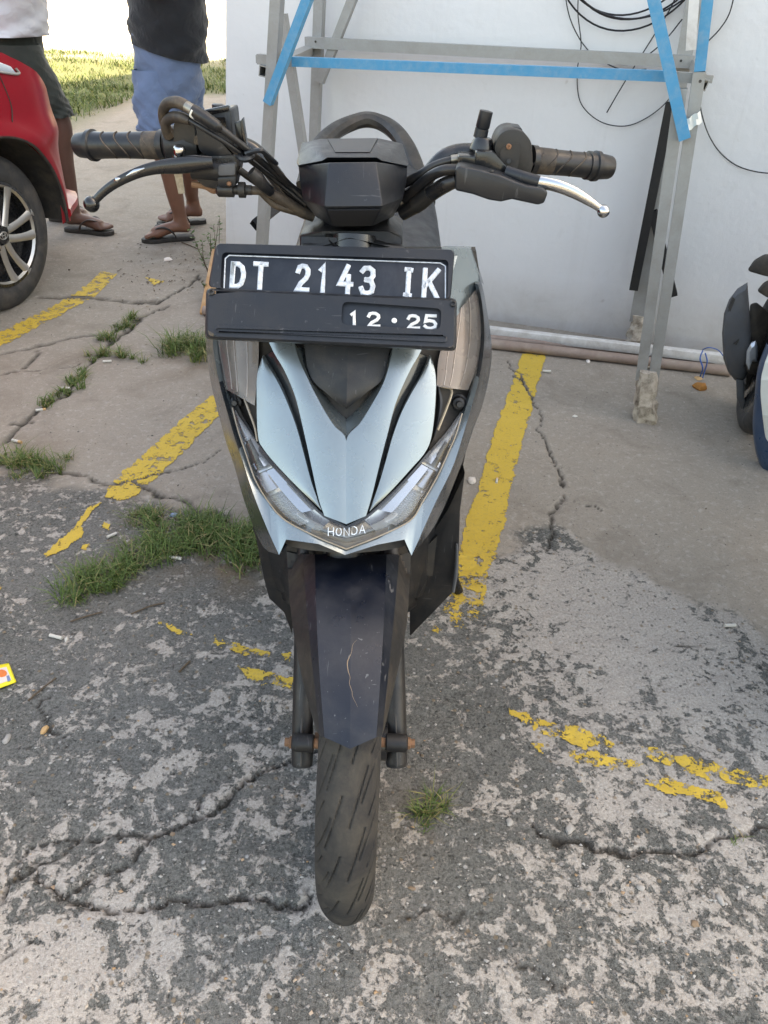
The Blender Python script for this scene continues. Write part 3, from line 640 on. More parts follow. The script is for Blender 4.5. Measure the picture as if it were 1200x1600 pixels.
def reflector(O_, I_, flip):
    c = [mid(O_, I_, t) for t in (.12, .55, .9)]
    spec = [(1, 8, 1, 2, .002, -.006), (9, 15, 0, 1, -.010, .000), (8, 15, 1, 2, .002, -.008), (16, 20, 0, 1, -.004, -.016), (20, 27, 0, 2, -.018, .000), (27, 33, 0, 1, -.012, .002), (16, 27, 1, 2, .000, -.004), (33, 39, 0, 2, -.012, .002)]
    for i0, i1, a_, b_, o1, o2 in spec:
        A = seg(c[a_], i0, i1); B = seg(c[b_], i0, i1)
        mk('reflector', strip(A, B, 9, 5, o1*.8-.004, o2*.8-.004, thick=.003, bulge=-.004 if i0 in (20, 9) else 0), MAT['chrome' if i0 in (9, 16, 33) else 'reflect'], hl, angle=20)
    # fluted bowl
    A = lin(seg(c[0], 21, 30), 40); B = lin(seg(c[1], 21, 30), 40)
    fl = []
    for k, (p, q) in enumerate(zip(A, B)): fl.append([onS(*(p*(1-t)+q*t), -.002+(.0035 if k % 2 else 0)-.010*t) for t in np.linspace(0, 1, 4)])
    mk('reflector_flutes', slab(np.array(fl), (0, .002, 0)), MAT['reflect'], hl, flat=True)
    # dark divider
    mk('divider', strip(seg(c[0], 10, 14), seg(c[1], 9, 13), 6, 3, .000, .001, thick=.012), MAT['socket'], hl)
reflector(HLo, HLi, 1); reflector(HRo, HRi, -1)
pl = [(436,806),(468,826),(500,838),(541,848),(585,838),(618,824),(650,804)]; pl2 = [(430,797),(466,830),(498,846),(541,857),(588,846),(622,829),(656,796)]
mk('position_light', strip(pl, pl2, 40, 4, .002, .003, thick=.01), MAT['tan'], hl)
mk('lens', join(strip(HLo, HLi, 40, 7, .0045, .003, thick=0, bulge=.005), strip(HRi, HRo, 40, 7, .003, .0045, thick=0, bulge=.005)), MAT['lens'], hl)
for q in (HLo, HRo):
    mk('lens_edge', tube([onS(x, y, .006) for x, y in q], .0011, 6, 40), MAT['tan'], hl)
# stroke lettering
GLY = {'D': [[(0,0),(0,1),(.5,1),(.85,.86),(1,.6),(1,.4),(.85,.14),(.5,0),(0,0)]], 'T': [[(0,0),(1,0)],[(.5,0),(.5,1)]],
 '2': [[(0,.25),(.12,.06),(.4,0),(.7,.02),(.95,.16),(.97,.34),(.8,.52),(.3,.75),(.02,1),(1,1)]], '1': [[(.1,.16),(.62,0),(.62,1)]],
 '4': [[(.62,0),(0,.68),(1,.68)],[(.72,.38),(.72,1)]], '3': [[(0,.14),(.2,.02),(.6,0),(.92,.1),(.95,.3),(.75,.45),(.4,.47)],[(.4,.47),(.82,.52),(1,.7),(.9,.92),(.55,1),(.15,.97),(0,.82)]],
 'I': [[(0,0),(1,0)],[(.5,0),(.5,1)],[(0,1),(1,1)]], 'K': [[(0,0),(0,1)],[(1,0),(.02,.62)],[(.34,.42),(1,1)]],
 '5': [[(.95,0),(.15,0),(.05,.46),(.4,.38),(.8,.44),(1,.64),(.92,.88),(.55,1),(.18,.97),(0,.84)]], 'H': [[(0,0),(0,1)],[(1,0),(1,1)],[(0,.5),(1,.5)]],
 'O': [[(.5,0),(.85,.12),(1,.4),(1,.6),(.85,.88),(.5,1),(.15,.88),(0,.6),(0,.4),(.15,.12),(.5,0)]], 'N': [[(0,1),(0,0),(1,1),(1,0)]], 'A': [[(0,1),(.5,0),(1,1)],[(.2,.66),(.8,.66)]],
 'S': [[(1,.12),(.7,0),(.3,0),(0,.18),(.15,.42),(.85,.58),(1,.8),(.7,1),(.3,1),(0,.88)]]}
def ribbon(pts3, normal, wd, ht):
    """raised flat stroke"""
    P = np.array(pts3); n = np.asarray(normal, float); n /= np.linalg.norm(n); parts = []
    closed = np.linalg.norm(P[0]-P[-1]) < 1e-6
    Ls = []; Rs = []
    for i in range(len(P)):
        a_ = P[i]-P[i-1] if i > 0 else (P[0]-P[-2] if closed else P[1]-P[0])
        b_ = P[i+1]-P[i] if i < len(P)-1 else (P[1]-P[0] if closed else P[i]-P[i-1])
        a_ = a_/np.linalg.norm(a_); b_ = b_/np.linalg.norm(b_); t = a_+b_
        if np.linalg.norm(t) < .2: t = b_
        t /= np.linalg.norm(t); s = np.cross(n, t); k = 1/max(.55, abs(np.dot(s, np.cross(n, b_))))
        ext = 0
        if not closed and i == 0: ext = -wd*.42
        if not closed and i == len(P)-1: ext = wd*.42
        c_ = P[i]+t*ext
        Ls.append(c_+s*wd/2*k); Rs.append(c_-s*wd/2*k)
    rings = [np.array([l, l*.82+r*.18+n*ht, r*.82+l*.18+n*ht, r]) for l, r in zip(Ls, Rs)]
    return loft(rings, cap=True)
def glyph(ch, place, n, wd, ht):
    return join(*[ribbon([place(u, v) for u, v in st], n, wd, ht) for st in GLY[ch]])
for i, ch in enumerate('HONDA'):
    cxp = 517+i*12.3; cyp = 831-abs(i-2)*1.2-(i-2)*1.0
    def pc(u, v, cxp=cxp, cyp=cyp): return onS(cxp+(u-.5)*8, cyp+(v-.5)*12, .0125)
    mk('raised_letter', glyph(ch, pc, (0, -.85, .5), .0014, .0010), MAT['reflect'], hl)
# turn signals: smoked lenses, both cracked open at the lower end
for A, B, sock, frag, hole in (([(339,400),(337,460),(338,505),(342,545),(349,583),(353,608)], [(400,400),(402,460),(404,520),(404,560),(401,600),(398,634)], (370,628), [(380,618),(388,640),(398,668),(402,690)], [(352,606),(357,630),(365,645),(385,668),(403,692)]),
                               ([(705,500),(696,525),(688,550),(684,570),(683,590),(682,604)], [(744,452),(750,480),(752,515),(749,550),(742,582),(731,610)], (716,630), [(690,604),(706,610),(697,640),(684,672)], [(682,604),(681,640),(676,672),(670,700),(668,704)])):
    ts = mk('turn_signal', strip(A, B, 22, 8, .002, .001, thick=.0, bulge=.006), MAT['lensamber'], scoot, angle=30)
    mk('signal_reflector', strip(A, B, 22, 8, -.020, -.022, thick=.003), MAT['lensback'], ts)
    for t in (.22, .40, .72):
        ln = mid(A, B, t, 24); mk('rib', tube([onS(x, y, .002+.006*4*t*(1-t)) for x, y in ln[:-1]], .0008, 5, 24), MAT['lensback'], ts)
    c_ = onS(sock[0], sock[1], -.022); d_ = np.array([0, -.7, .25]); k = mpp(c_)
    sk = mk('bulb_socket', revolve(c_+np.array([0, .03, -.01]), c_+d_*.1, [(0, 9*k), (.02, 10*k), (.024, 14*k), (.030, 14*k), (.031, 11*k), (.040, 9*k), (.041, 5*k), (.05, 4*k)], 18), MAT['plastic2'], ts)
    mk('broken_rim', tube([onS(x, y, .001) for x, y in frag], .0016, 5, 14), MAT['tan'], ts)
    bx = mid(hole, [(x+8, y-12) for x, y in hole], .5, 10)
    mk('lower_reflector', strip(hole, [(h[0]*.5+f[0]*.5, h[1]*.5+f[1]*.5) for h, f in zip(hole, lin(np.array(frag), len(hole)))], 14, 4, -.016, -.006, thick=.004, bulge=.003), MAT['rubber'], ts)

# number plate in its plastic frame
pa, pb, pcx = U(340, 384, Y=.958), U(714, 392, Y=.962), U(321, 529, Y=.885)
PN = np.cross(pb-pa, pcx-pa); PN /= np.linalg.norm(PN)
if PN[1] > 0: PN = -PN
def PP(px, py, off=0.0): return UP(px, py, pa, PN, off)
def rounded(corners, r, n=5):
    C = [np.array(c, float) for c in corners]; out = []
    for i in range(len(C)):
        p, c, q = C[i-1], C[i], C[(i+1) % len(C)]; a_ = (p-c)/np.linalg.norm(p-c); b_ = (q-c)/np.linalg.norm(q-c)
        for t in np.linspace(0, 1, n):
            s = c+a_*r*(1-t)**2+b_*r*t**2; out.append(tuple(s))
    return out
def plate_solid(poly, o0, o1, shrink=1.0):
    P = np.array([PP(x, y, o0) for x, y in poly]); Q = np.array([PP(x, y, o1) for x, y in poly]); c = Q.mean(0); Q = c+(Q-c)*shrink; return loft([P, Q])
def plate_ring(outer, inner, o0, o1):
    A = np.array([PP(x, y, o0) for x, y in outer]); B = np.array([PP(x, y, o1) for x, y in outer]); C = np.array([PP(x, y, o1) for x, y in inner]); D = np.array([PP(x, y, o0-.002) for x, y in inner])
    cB = B.mean(0); B2 = cB+(B-cB)*.992
    return loft([A, A*.2+B*.8, B2, C, D], cap=False)
OUTP = rounded([(337,380),(711,390),(704,468),(325,449)], 9, 5)
INNP = rounded([(347,394),(701,406),(699,470),(344,452)], 8, 5)
npl = mk('number_plate', plate_solid(rounded([(341,388),(706,398),(702,530),(335,515)], 6), -.006, .000), MAT['plateblack'], scoot, bevel=.001)
fr = mk('plate_frame', plate_ring(OUTP, INNP, -.012, .006), MAT['plastic'], npl, angle=30)
cov_o = [(323,450),(714,467),(713,549),(321,529)]
WIN_ = rounded([(535,471),(690,482),(688,515),(533,507)], 9, 5)
# lower cover built as pieces around the date window
def pbox(poly, o0, o1): return plate_solid(poly, o0, o1)
cv = join(loft([np.array([PP(x, y, o_) for x, y in p_]) for p_, o_ in ((rounded([(322,450),(714,466),(713,549),(320,530)], 9, 5), -.012), (rounded([(323,451),(713,467),(712,547),(322,528)], 9, 5), .006), (rounded([(326,454),(710,470),(709,543),(325,525)], 7, 5), .0085))], cap=False),)
outer = rounded([(326,454),(710,470),(709,543),(325,525)], 7, 5)
ring_o = np.array([PP(x, y, .0085) for x, y in outer]); 
def resample(poly, n):
    P = np.array(poly+[poly[0]], float); d = np.r_[0, np.cumsum(np.linalg.norm(np.diff(P, axis=0), axis=1))]; s = np.linspace(0, d[-1], n, endpoint=False)
    return np.stack([np.interp(s, d, P[:, 0]), np.interp(s, d, P[:, 1])], 1)
wn = WIN_
facev = []; 
# annulus between the cover outline and the window, matched by angle from the window centre
wc = np.mean(np.array(wn), 0)
def byangle(poly, n=72):
    P = resample(list(poly), 720); an = np.arctan2(P[:, 1]-wc[1], (P[:, 0]-wc[0])); o_ = np.argsort(an); an = an[o_]; P = P[o_]
    t = np.linspace(-np.pi, np.pi, n, endpoint=False); return np.stack([np.interp(t, an, P[:, 0], period=2*np.pi), np.interp(t, an, P[:, 1], period=2*np.pi)], 1)
ang = byangle(outer, 160); angw = byangle(wn, 160)
ann = loft([np.array([PP(x, y, .0085) for x, y in ang]), np.array([PP(x, y, .0085) for x, y in angw]), np.array([PP(x, y, .001) for x, y in angw])], cap=False)
mk('plate_cover', join(cv, ann), MAT['plastic'], npl, angle=30)
gr = rounded([(336,507),(699,525),(699,535),(335,517)], 5, 5)
mk('cover_groove', plate_ring(gr, [(x*.99+517*.01, y*.6+521*.4) for x, y in gr], .0086, .0105), MAT['plastic'], npl)
for sx_, sy_ in ((331, 457), (708, 475)):
    c_ = PP(sx_, sy_, .0086); mk('screw', revolve(c_, c_+PN, [(0, .0038), (.002, .0036), (.0028, .002), (.0012, .0015)], 14), MAT['plastic2'], npl)
# white border line pressed into the plate
bl_ = [(350,452),(352,404),(358,399),(688,411),(696,416),(696,469)]
mk('plate_border', ribbon([PP(x, y, .0006) for x, y in bl_], PN, .0016, .0006), MAT['white'], npl)
for ch, x0, y0, x1, y1 in [('D',360,409,384,450),('T',395,409,419,453),('2',462,412,485,455),('1',497,412,512,457),('4',528,413,553,459),('3',562,415,587,461),('I',631,418,645,464),('K',660,419,687,466)]:
    def pc(u, v): return PP(x0+2+(x1-x0-7)*u+(1-v)*2.5, y0+3+(y1-y0-6)*v+u*1.0, .0006)
    mk('plate_character', glyph(ch, pc, PN, .0062, .0012), MAT['white'], npl, angle=30)
for ch, x0, y0, x1, y1 in [('1',547,486,558,510),('2',574,487,594,511),('2',636,491,656,514),('5',662,491,683,515)]:
    def pc(u, v): return PP(x0+2+(x1-x0-4)*u, y0+2+(y1-y0-4)*v+u*.6, .0006)
    mk('plate_character', glyph(ch, pc, PN, .0042, .001), MAT['whitesmall'], npl, angle=30)
c_ = PP(616, 501, .0006); mk('plate_dot', revolve(c_, c_+PN, [(0, .0035), (.001, .003)], 14), MAT['whitesmall'], npl)
for bx_ in (470, 610):
    mk('plate_bracket', beam(PP(bx_, 430, -.008), PP(bx_, 430, -.05), .03, .02), MAT['plastic2'], npl)

# instrument cowl on the handlebar
def pts(*l): return [U(x, y, Y=Y) for x, y, Y in l]
vi = dict(a=(471,223,1.075), b=(502,217,1.085), c=(592,216,1.085), d=(629,224,1.075), e=(639,256,1.035), f=(463,254,1.035),
          g=(466,258,1.018), h=(503,251,.985), i=(511,246,.980), j=(589,246,.980), k=(597,251,.985), l=(637,259,1.018))
vn = {k: U(x, y, Y=Y) for k, (x, y, Y) in vi.items()}
order = 'abcdefghijkl'; ix = {k: i for i, k in enumerate(order)}
Vv = [vn[k] for k in order]; back = [v+np.array([0, .07, -.02]) for v in Vv]
Fv = [[ix[q] for q in f] for f in ('afgh', 'abih', 'bcji', 'cdkj', 'delk')]
Fv = [[0, 5, 6, 7], [0, 7, 8, 1], [1, 8, 9, 2], [2, 9, 10, 3], [3, 10, 11, 4]]
# a closed solid: lip underside folds back in
und = [U(466, 262, Y=1.03), U(505, 256, Y=1.0), U(513, 251, Y=.995), U(588, 251, Y=.995), U(596, 256, Y=1.0), U(636, 264, Y=1.03)]
n0 = len(Vv); Vv = Vv+und
for a_, b_ in zip(range(6, 11), range(0, 5)): Fv.append([a_, n0+b_, n0+b_+1, a_+1])
bk = [U(480, 226, Y=1.13)-np.array([0, 0, .0]), U(625, 227, Y=1.13), U(630, 262, Y=1.12), U(472, 260, Y=1.12)]
n1 = len(Vv); Vv = Vv+bk
Fv += [[0, 1, 2, 3, n1+1, n1], [3, 4, n1+2, n1+1], [4, 11, n0+5, n1+2], [5, 0, n1, n1+3], [6, 5, n1+3, n0], [n0, n1+3, n1+2, n0+5, n0+4, n0+3, n0+2, n0+1]]
def carbon():
    m, t, b, _ = newmat('carbon weave print')
    P = coords(t); wv = N(t, 'ShaderNodeTexWave', Scale=260, Distortion=.4); wv.bands_direction = 'DIAGONAL'; L(t, P, wv.inputs[0])
    L(t, mixc(t, wv.outputs['Fac'], (.016, .017, .02), (.034, .034, .037)), b.inputs['Base Color']); b.inputs['Roughness'].default_value = .42
    bump(t, noise(t, 900, 2), b, .2, .0006); return m
MAT['carbon'] = carbon()
cow = thing('instrument_cowl', (0, 0, 0), None, None) if False else None
sp = mk('instrument_cowl', ([U(*q[:2], Y=q[2]) for q in [
   (466,259,1.03), (514,254,.965), (588,253,.965), (637,260,1.03),         # 0-3 top row
   (473,312,1.01), (507,323,.935), (598,322,.935), (630,310,1.01),        # 4-7 crease row
   (494,339,1.02), (519,354,.985), (583,353,.985), (615,338,1.02),          # 8-11 bottom row
   (469,285,1.03), (635,285,1.03),                                         # 12,13 side bulges
   (478,262,1.12), (628,262,1.12), (480,300,1.11), (628,300,1.11), (505,340,1.09), (605,340,1.09)]],  # 14-19 back
   [[0, 12, 4, 5, 1], [1, 5, 6, 2], [2, 6, 7, 13, 3], [4, 8, 9, 5], [5, 9, 10, 6], [6, 10, 11, 7], [0, 14, 16, 12], [12, 16, 18, 8, 4], [3, 13, 17, 15], [13, 7, 11, 19, 17], [8, 18, 9], [9, 18, 19, 10], [10, 19, 11], [0, 1, 2, 3, 15, 14], [14, 15, 17, 16], [16, 17, 19, 18]]), MAT['plastic'], scoot, bevel=.0018, seg=2, angle=25)
mk('cowl_visor', (Vv, Fv), MAT['plastic'], sp, bevel=.0018, seg=2, angle=25)
mk('carbon_panel', prism([U(x, y, Y=Y)+np.array([0, -.0015, .002]) for x, y, Y in [(512,219,1.080), (590,218,1.080), (578,240,1.005), (524,240,1.005)]], (0, .003, -.002)), MAT['carbon'], sp)
mk('carbon_panel', prism([U(x, y, Y=Y)+np.array([0, -.002, -.001]) for x, y, Y in [(512,327,.938), (593,326,.938), (580,351,.981), (522,352,.981)]], (0, .003, .001)), MAT['carbon'], sp)
mk('handlebar_neck', tube([U(550, 345, Y=1.04), U(550, 372, Y=1.05), U(551, 400, Y=1.06)], [.062, .055, .07], 16, flat=(.6, 1)), MAT['plastic2'], scoot)
mk('neck_collar', loft([np.array(pts((468,366,1.03), (505,361,1.0), (608,361,1.0), (629,369,1.03), (629,392,1.03), (600,384,1.0), (548,374,.99), (500,386,1.0), (468,390,1.03)))+d_ for d_ in (np.array([0, 0, 0]), np.array([0, .09, 0.0]))]), MAT['plastic2'], scoot, bevel=.003)

# handlebar, grips and controls
def pt(l): return [U(x, y, Y=Y) for x, y, Y in l]
HB = 1.05
mk('handlebar', join(tube(pt([(250,227,1.075), (330,226,1.075), (378,228,1.075), (405,243,1.075), (428,272,1.075), (455,305,1.07), (500,325,1.06)]), .0112, 12, 40),
                     tube(pt([(860,250,1.08), (790,240,1.08), (742,238,1.075), (712,240,1.075), (690,250,1.07), (672,270,1.07), (645,305,1.065), (600,325,1.06)]), .0112, 12, 40)), MAT['blackgloss'], scoot)
def grip(p0, p1, r, rings):
    a_, b_ = U(*p0), U(*p1); Lg = np.linalg.norm(b_-a_)
    prof = [(0, r*.80), (.003, r*.9), (.018, r), (.020, r*1.02), (.0205, r*1.16), (.026, r*1.18), (.0275, r*1.02)]
    if rings: prof += [(.031, r*1.0), (.0315, r*1.10), (.036, r*1.1), (.0365, r*.98)]
    prof += [(.04, r*.97), (Lg*.5, r*.95), (Lg*.93, r*1.0), (Lg*.94, r*1.12), (Lg, r*1.12)]
    g = mk('grip', revolve(a_, b_, prof, 32), MAT['rubber'], scoot, angle=30)
    d = (b_-a_)/Lg; u = np.array([0, 0, 1.0]); u -= d*(u @ d); u /= np.linalg.norm(u); f = np.cross(d, u)
    if f[1] > 0: f = -f
    for k in range(4):
        s0 = .045+k*.020; P = []
        for t in np.linspace(0, 1, 14):
            th = -1.1+2.6*t; s = s0+.016*(1-t)+.004*math.sin(t*6.28)
            P.append(a_+d*s+r*.975*(math.sin(th)*u+math.cos(th)*f))
        mk('grip_ridge', tube(P, .0010, 5), MAT['rubberbrown'], g)
    mk('grip_collar', revolve(b_-d*.030, b_, [(0, r*.985), (.001, r*1.0), (.022, r*1.015), (.023, r*.99)], 32), MAT['rubberbrown'], g)
    return g
grip((121, 227, 1.095), (262, 227, 1.06), .0165, False)
grip((955, 262, 1.095), (828, 250, 1.065), .0158, True)
# left-hand side of the picture: throttle housing, brake cylinder, black lever
mk('throttle_housing', join(revolve(U(258, 226, Y=1.062), U(312, 226, Y=1.062), [(0, .018), (.004, .022), (.03, .024), (.034, .023), (.045, .022)], 28), ppx(rounded([(271,190),(302,186),(307,228),(272,232)], 8, 4), 1.04, .04)), MAT['plastic2'], scoot, bevel=0)
r1 = mk('brake_reservoir', join(ppx(rounded([(304,180),(360,170),(367,236),(360,244),(326,244),(311,236)], 6, 4), 1.025, .055, .95)), MAT['plastic'], scoot, bevel=.003)
mk('reservoir_lid', loft([np.array(pt([(305,180,1.022), (358,169,1.022), (362,172,1.075), (307,178,1.08)]))+np.array([0, 0, d]) for d in (-.003, .004)]), MAT['blackgloss'], r1, bevel=.002)
mk('reservoir_cap', revolve(U(341, 172, Y=1.085), U(341, 160, Y=1.085), [(0, .008), (.006, .008), (.007, .006)], 18), MAT['plastic'], r1)
mk('reservoir_panel', ppx(rounded([(337,184),(352,183),(354,205),(343,200)], 2, 2), 1.0235, .004), MAT['blackgloss'], r1)
for i, ch in enumerate('NISSIN'):
    def pc(u, v, i=i): return U(331+i*5.4+u*3.4, 248+v*6, Y=1.0205)
    mk('raised_letter', glyph(ch, pc, (0, -1, 0), .0008, .0006), MAT['plastic2'], r1)
mc = mk('master_cylinder', join(ppx(rounded([(300,246),(368,242),(372,262),(366,292),(340,296),(318,292),(298,272)], 6, 4), 1.022, .05, .95), tube(pt([(300,262,1.03), (372,268,1.03)]), .014, 16)), MAT['plastic2'], scoot, bevel=.003)
mk('grey_clamp', ppx(rounded([(341,258),(368,255),(367,274),(341,275)], 2, 2), 1.012, .012), MAT['greyplastic'], mc, bevel=.002)
mk('clamp_block', ppx(rounded([(339,277),(369,275),(368,292),(341,293)], 3, 3), 1.016, .016), MAT['plastic'], mc, bevel=.002)
mk('clamp_bolt', revolve(U(358, 287, Y=1.014), U(358, 287, Y=1.02), [(-.002, .002), (0, .0032), (.004, .0032)], 8), MAT['rust'], mc)
mk('hose_banjo', revolve(U(338, 296, Y=1.028), U(388, 297, Y=1.028), [(0, .006), (.003, .009), (.022, .009), (.023, .006), (.028, .006), (.029, .0095), (.037, .0095), (.038, .006), (.045, .006)], 18), MAT['plasticbrown'], mc)
mk('lower_bracket', tube(pt([(300,288,1.03), (320,291,1.03), (334,298,1.03), (342,292,1.03)]), .004, 8, 16), MAT['rust'], mc)
mk('metal_tab', ppx([(272,272),(284,268),(289,302),(279,303)], 1.03, .002), MAT['steel'], mc)
mk('lever_pivot_bolt', revolve(U(281, 252, Y=1.015), U(280, 225, Y=1.012), [(0, .009), (.006, .009), (.0065, .0065), (.010, .0065), (.0105, .0072), (.016, .0075), (.018, .006)], 20), MAT['chrome'], mc)
lv = mk('brake_lever', tube(pt([(332,254,1.008), (305,256,1.003), (275,259,.998), (245,262,.992), (215,270,.988), (185,284,.985), (163,299,.985), (146,316,.985)]), [.0075, .010, .0095, .0075, .0062, .0055, .005, .0045], 14, 40, flat=(1, .55), up=(0, 0, 1)), MAT['blackgloss'], scoot)
mk('lever_ball', ball(U(143, 319, Y=.985), .0098), MAT['blackgloss'], lv)
for a_, b_ in (((197,275,.9835), (226,263,.985)), ((178,284,.981), (188,279,.981))):
    p, q = U(*a_), U(*b_); mk('worn_bare_metal', tube([p, (p+q)/2+np.array([0, -.001, .0004]), q], [.0006, .0030, .0008], 8, 12, flat=(1, .5), up=(0, 0, 1)), MAT['chrome'], lv)
mk('switch_button', ppx(rounded([(303,212),(312,212),(312,226),(303,226)], 2, 2), 1.03, .01), MAT['blackgloss'], r1)
mk('stub_bracket', join(ppx([(366,192),(376,188),(383,243),(373,246)], 1.015, .004), ppx([(375,190),(379,184),(387,241),(381,243)], 1.008, .012)), MAT['blackgloss'], scoot, bevel=.001)
mk('bracket_clamp', join(tube(pt([(372,243,1.01), (380,249,1.0), (392,246,1.005), (396,236,1.02)]), .004, 8, 14), tube(pt([(384,240,1.005), (405,235,1.0), (415,240,1.01), (432,256,1.03)]), .003, 8, 16)), MAT['plastic'], scoot)
def cable(l, r, mat='rubber', n=36): return mk('cable', tube(pt(l), np.array(r), 10, n), MAT[mat], scoot)
cable([(270,212,1.045), (258,196,1.04), (255,175,1.03), (262,162,1.02), (278,160,1.01), (298,170,1.005), (306,175,1.0)], [.0058, .006, .0062, .0065, .0068, .0066, .006], 'rubberbrown')
cable([(301,172,1.0), (320,184,.996), (340,198,.995), (342,199,.996), (365,216,1.0), (392,238,1.01), (420,262,1.03), (450,288,1.045), (480,315,1.05)], [.0072, .0076, .0070, .0045, .0042, .0042, .0042, .0042, .0042])
mk('cable_ferrule', tube(pt([(291,166,1.004), (308,177,.998)]), .0062, 12), MAT['steel'], scoot)
mk('cable_tie', tube(pt([(300,172,.992), (297,180,.993), (301,184,.996)]), .0012, 6, 10), MAT['tape'], scoot)
cable([(264,214,1.04), (259,203,1.035), (260,190,1.03), (270,183,1.02), (284,184,1.01), (297,189,1.005)], [.0058, .0058, .006, .0064, .0064, .005], 'rubberbrown')
cable([(296,188,1.005), (320,202,1.0), (350,221,1.0), (378,241,1.01), (405,262,1.03), (440,290,1.045), (478,320,1.05)], [.0034]*7)
cable([(350,222,1.002), (365,235,1.005), (378,246,1.01)], [.0022]*3, 'plasticbrown', 12)
cable([(383,298,1.028), (405,298,1.03), (422,303,1.035), (440,312,1.04), (470,330,1.05), (490,338,1.055)], [.0052, .0055, .0068, .0072, .0078, .0075], 'rubberbrown')
mk('hose_joint', tube(pt([(392,268,1.012), (402,278,1.015), (412,290,1.02), (424,300,1.028)]), [.0072, .0085, .0074, .0062], 14, 20), MAT['plastic2'], scoot)
cable([(407,300,1.03), (420,313,1.034), (433,322,1.038), (455,328,1.045), (476,333,1.055)], [.0040, .0042, .0046, .0056, .006], 'rubberbrown')
cable([(372,264,1.03), (388,276,1.035), (408,290,1.04)], [.0045]*3, 'rubber', 14)
cable([(414,240,1.02), (430,262,1.03), (455,290,1.045), (480,306,1.055)], [.0035]*4, 'rubber', 20)
# right-hand side of the picture: switch block, lever holder, silver lever
mk('switch_housing', join(ppx(rounded([(772,228),(782,208),(797,201),(818,205),(831,222),(833,262),(824,280),(800,272),(778,262)], 8, 4), 1.035, .06, .96)), MAT['plasticbrown'], scoot, bevel=.004)
sh = mk('switch_button', ppx(rounded([(797,205),(801,198),(815,200),(818,208)], 2, 3), 1.055, .03), MAT['plastic'], scoot, bevel=.002)
mk('switch_recess', ppx(rounded([(781,236),(792,224),(812,224),(814,232),(809,265),(783,262)], 4, 3), 1.0335, .01), MAT['socket'], scoot)
mk('housing_screw', revolve(U(795, 229, Y=1.033), U(795, 229, Y=1.02), [(0, .0034), (.002, .0032), (.0025, .0015), (.0012, .001)], 14), MAT['rust'], scoot)
mk('housing_screw', revolve(U(795, 252, Y=1.031), U(795, 251, Y=1.02), [(0, .003), (.002, .0028)], 14), MAT['plastic2'], scoot)
lh = mk('lever_holder', join(ppx(rounded([(743,236),(772,238),(790,258),(802,270),(770,272),(742,262)], 4, 3), 1.02, .05, .95), tube(pt([(752,236,1.05), (755,222,1.05), (757,214,1.05)]), [.016, .013, .010], 16, 10), ppx(rounded([(716,243),(746,245),(746,262),(715,260)], 3, 3), 1.022, .03)), MAT['blackgloss'], scoot, bevel=.002)
mk('mirror_mount_stub', revolve(U(750, 215, Y=1.052), U(758, 182, Y=1.052), [(0, .0086), (.010, .0086), (.0105, .0076), (.012, .0086), (.030, .0083), (.0305, .007)], 20), MAT['plastic'], lh)
cvp = [(711,264),(718,259),(752,266),(782,274),(806,284),(822,290),(850,294),(857,301),(851,318),(841,321),(818,316),(800,312),(783,316),(764,313),(738,304),(711,298)]
mk('lever_cover', ppx(cvp, .985, .045, .93), MAT['plastic'], lh, bevel=.004, seg=3)
mk('cover_screw', revolve(U(768, 268, Y=.99), U(768, 262, Y=.99), [(0, .003), (.002, .0026)], 10), MAT['plastic2'], lh)
sv = mk('brake_lever', tube(pt([(815,276,1.01), (835,284,1.0), (850,286,.996), (872,291,.992), (895,300,.99), (915,311,.988), (932,322,.988), (941,329,.988)]), [.007, .0075, .0072, .0072, .0068, .0058, .0045, .004], 14, 40, flat=(1, .6), up=(0, 0, 1)), MAT['chrome'], scoot)
mk('lever_ball', ball(U(943, 330, Y=.988), .0078), MAT['chrome'], sv)
mk('lever_root', tube(pt([(790,270,1.012), (815,278,1.004), (842,285,.997)]), [.0085, .0085, .0078], 12, 14, flat=(1, .7), up=(0, 0, 1)), MAT['plastic'], sv)
cable([(716,249,1.04), (700,252,1.04), (678,260,1.045), (655,274,1.05), (630,288,1.06)], [.0048, .0055, .0058, .0058, .0058])
cable([(716,265,1.02), (695,266,1.022), (675,274,1.03), (655,290,1.04), (632,312,1.055)], [.0065, .0066, .0066, .0066, .0066])
mk('cable_ferrule', tube(pt([(718,248,1.038), (705,250,1.038)]), .0058, 12), MAT['steel'], scoot)
cable([(714,282,1.02), (698,288,1.025), (678,300,1.035), (655,318,1.045), (628,334,1.055)], [.008, .0095, .0095, .0095, .009], 'rubber')
mk('loom_tape', tube(pt([(672,303,1.036), (660,313,1.042), (648,322,1.046)]), [.0105, .011, .0105], 12, 12), MAT['plasticbrown'], scoot)
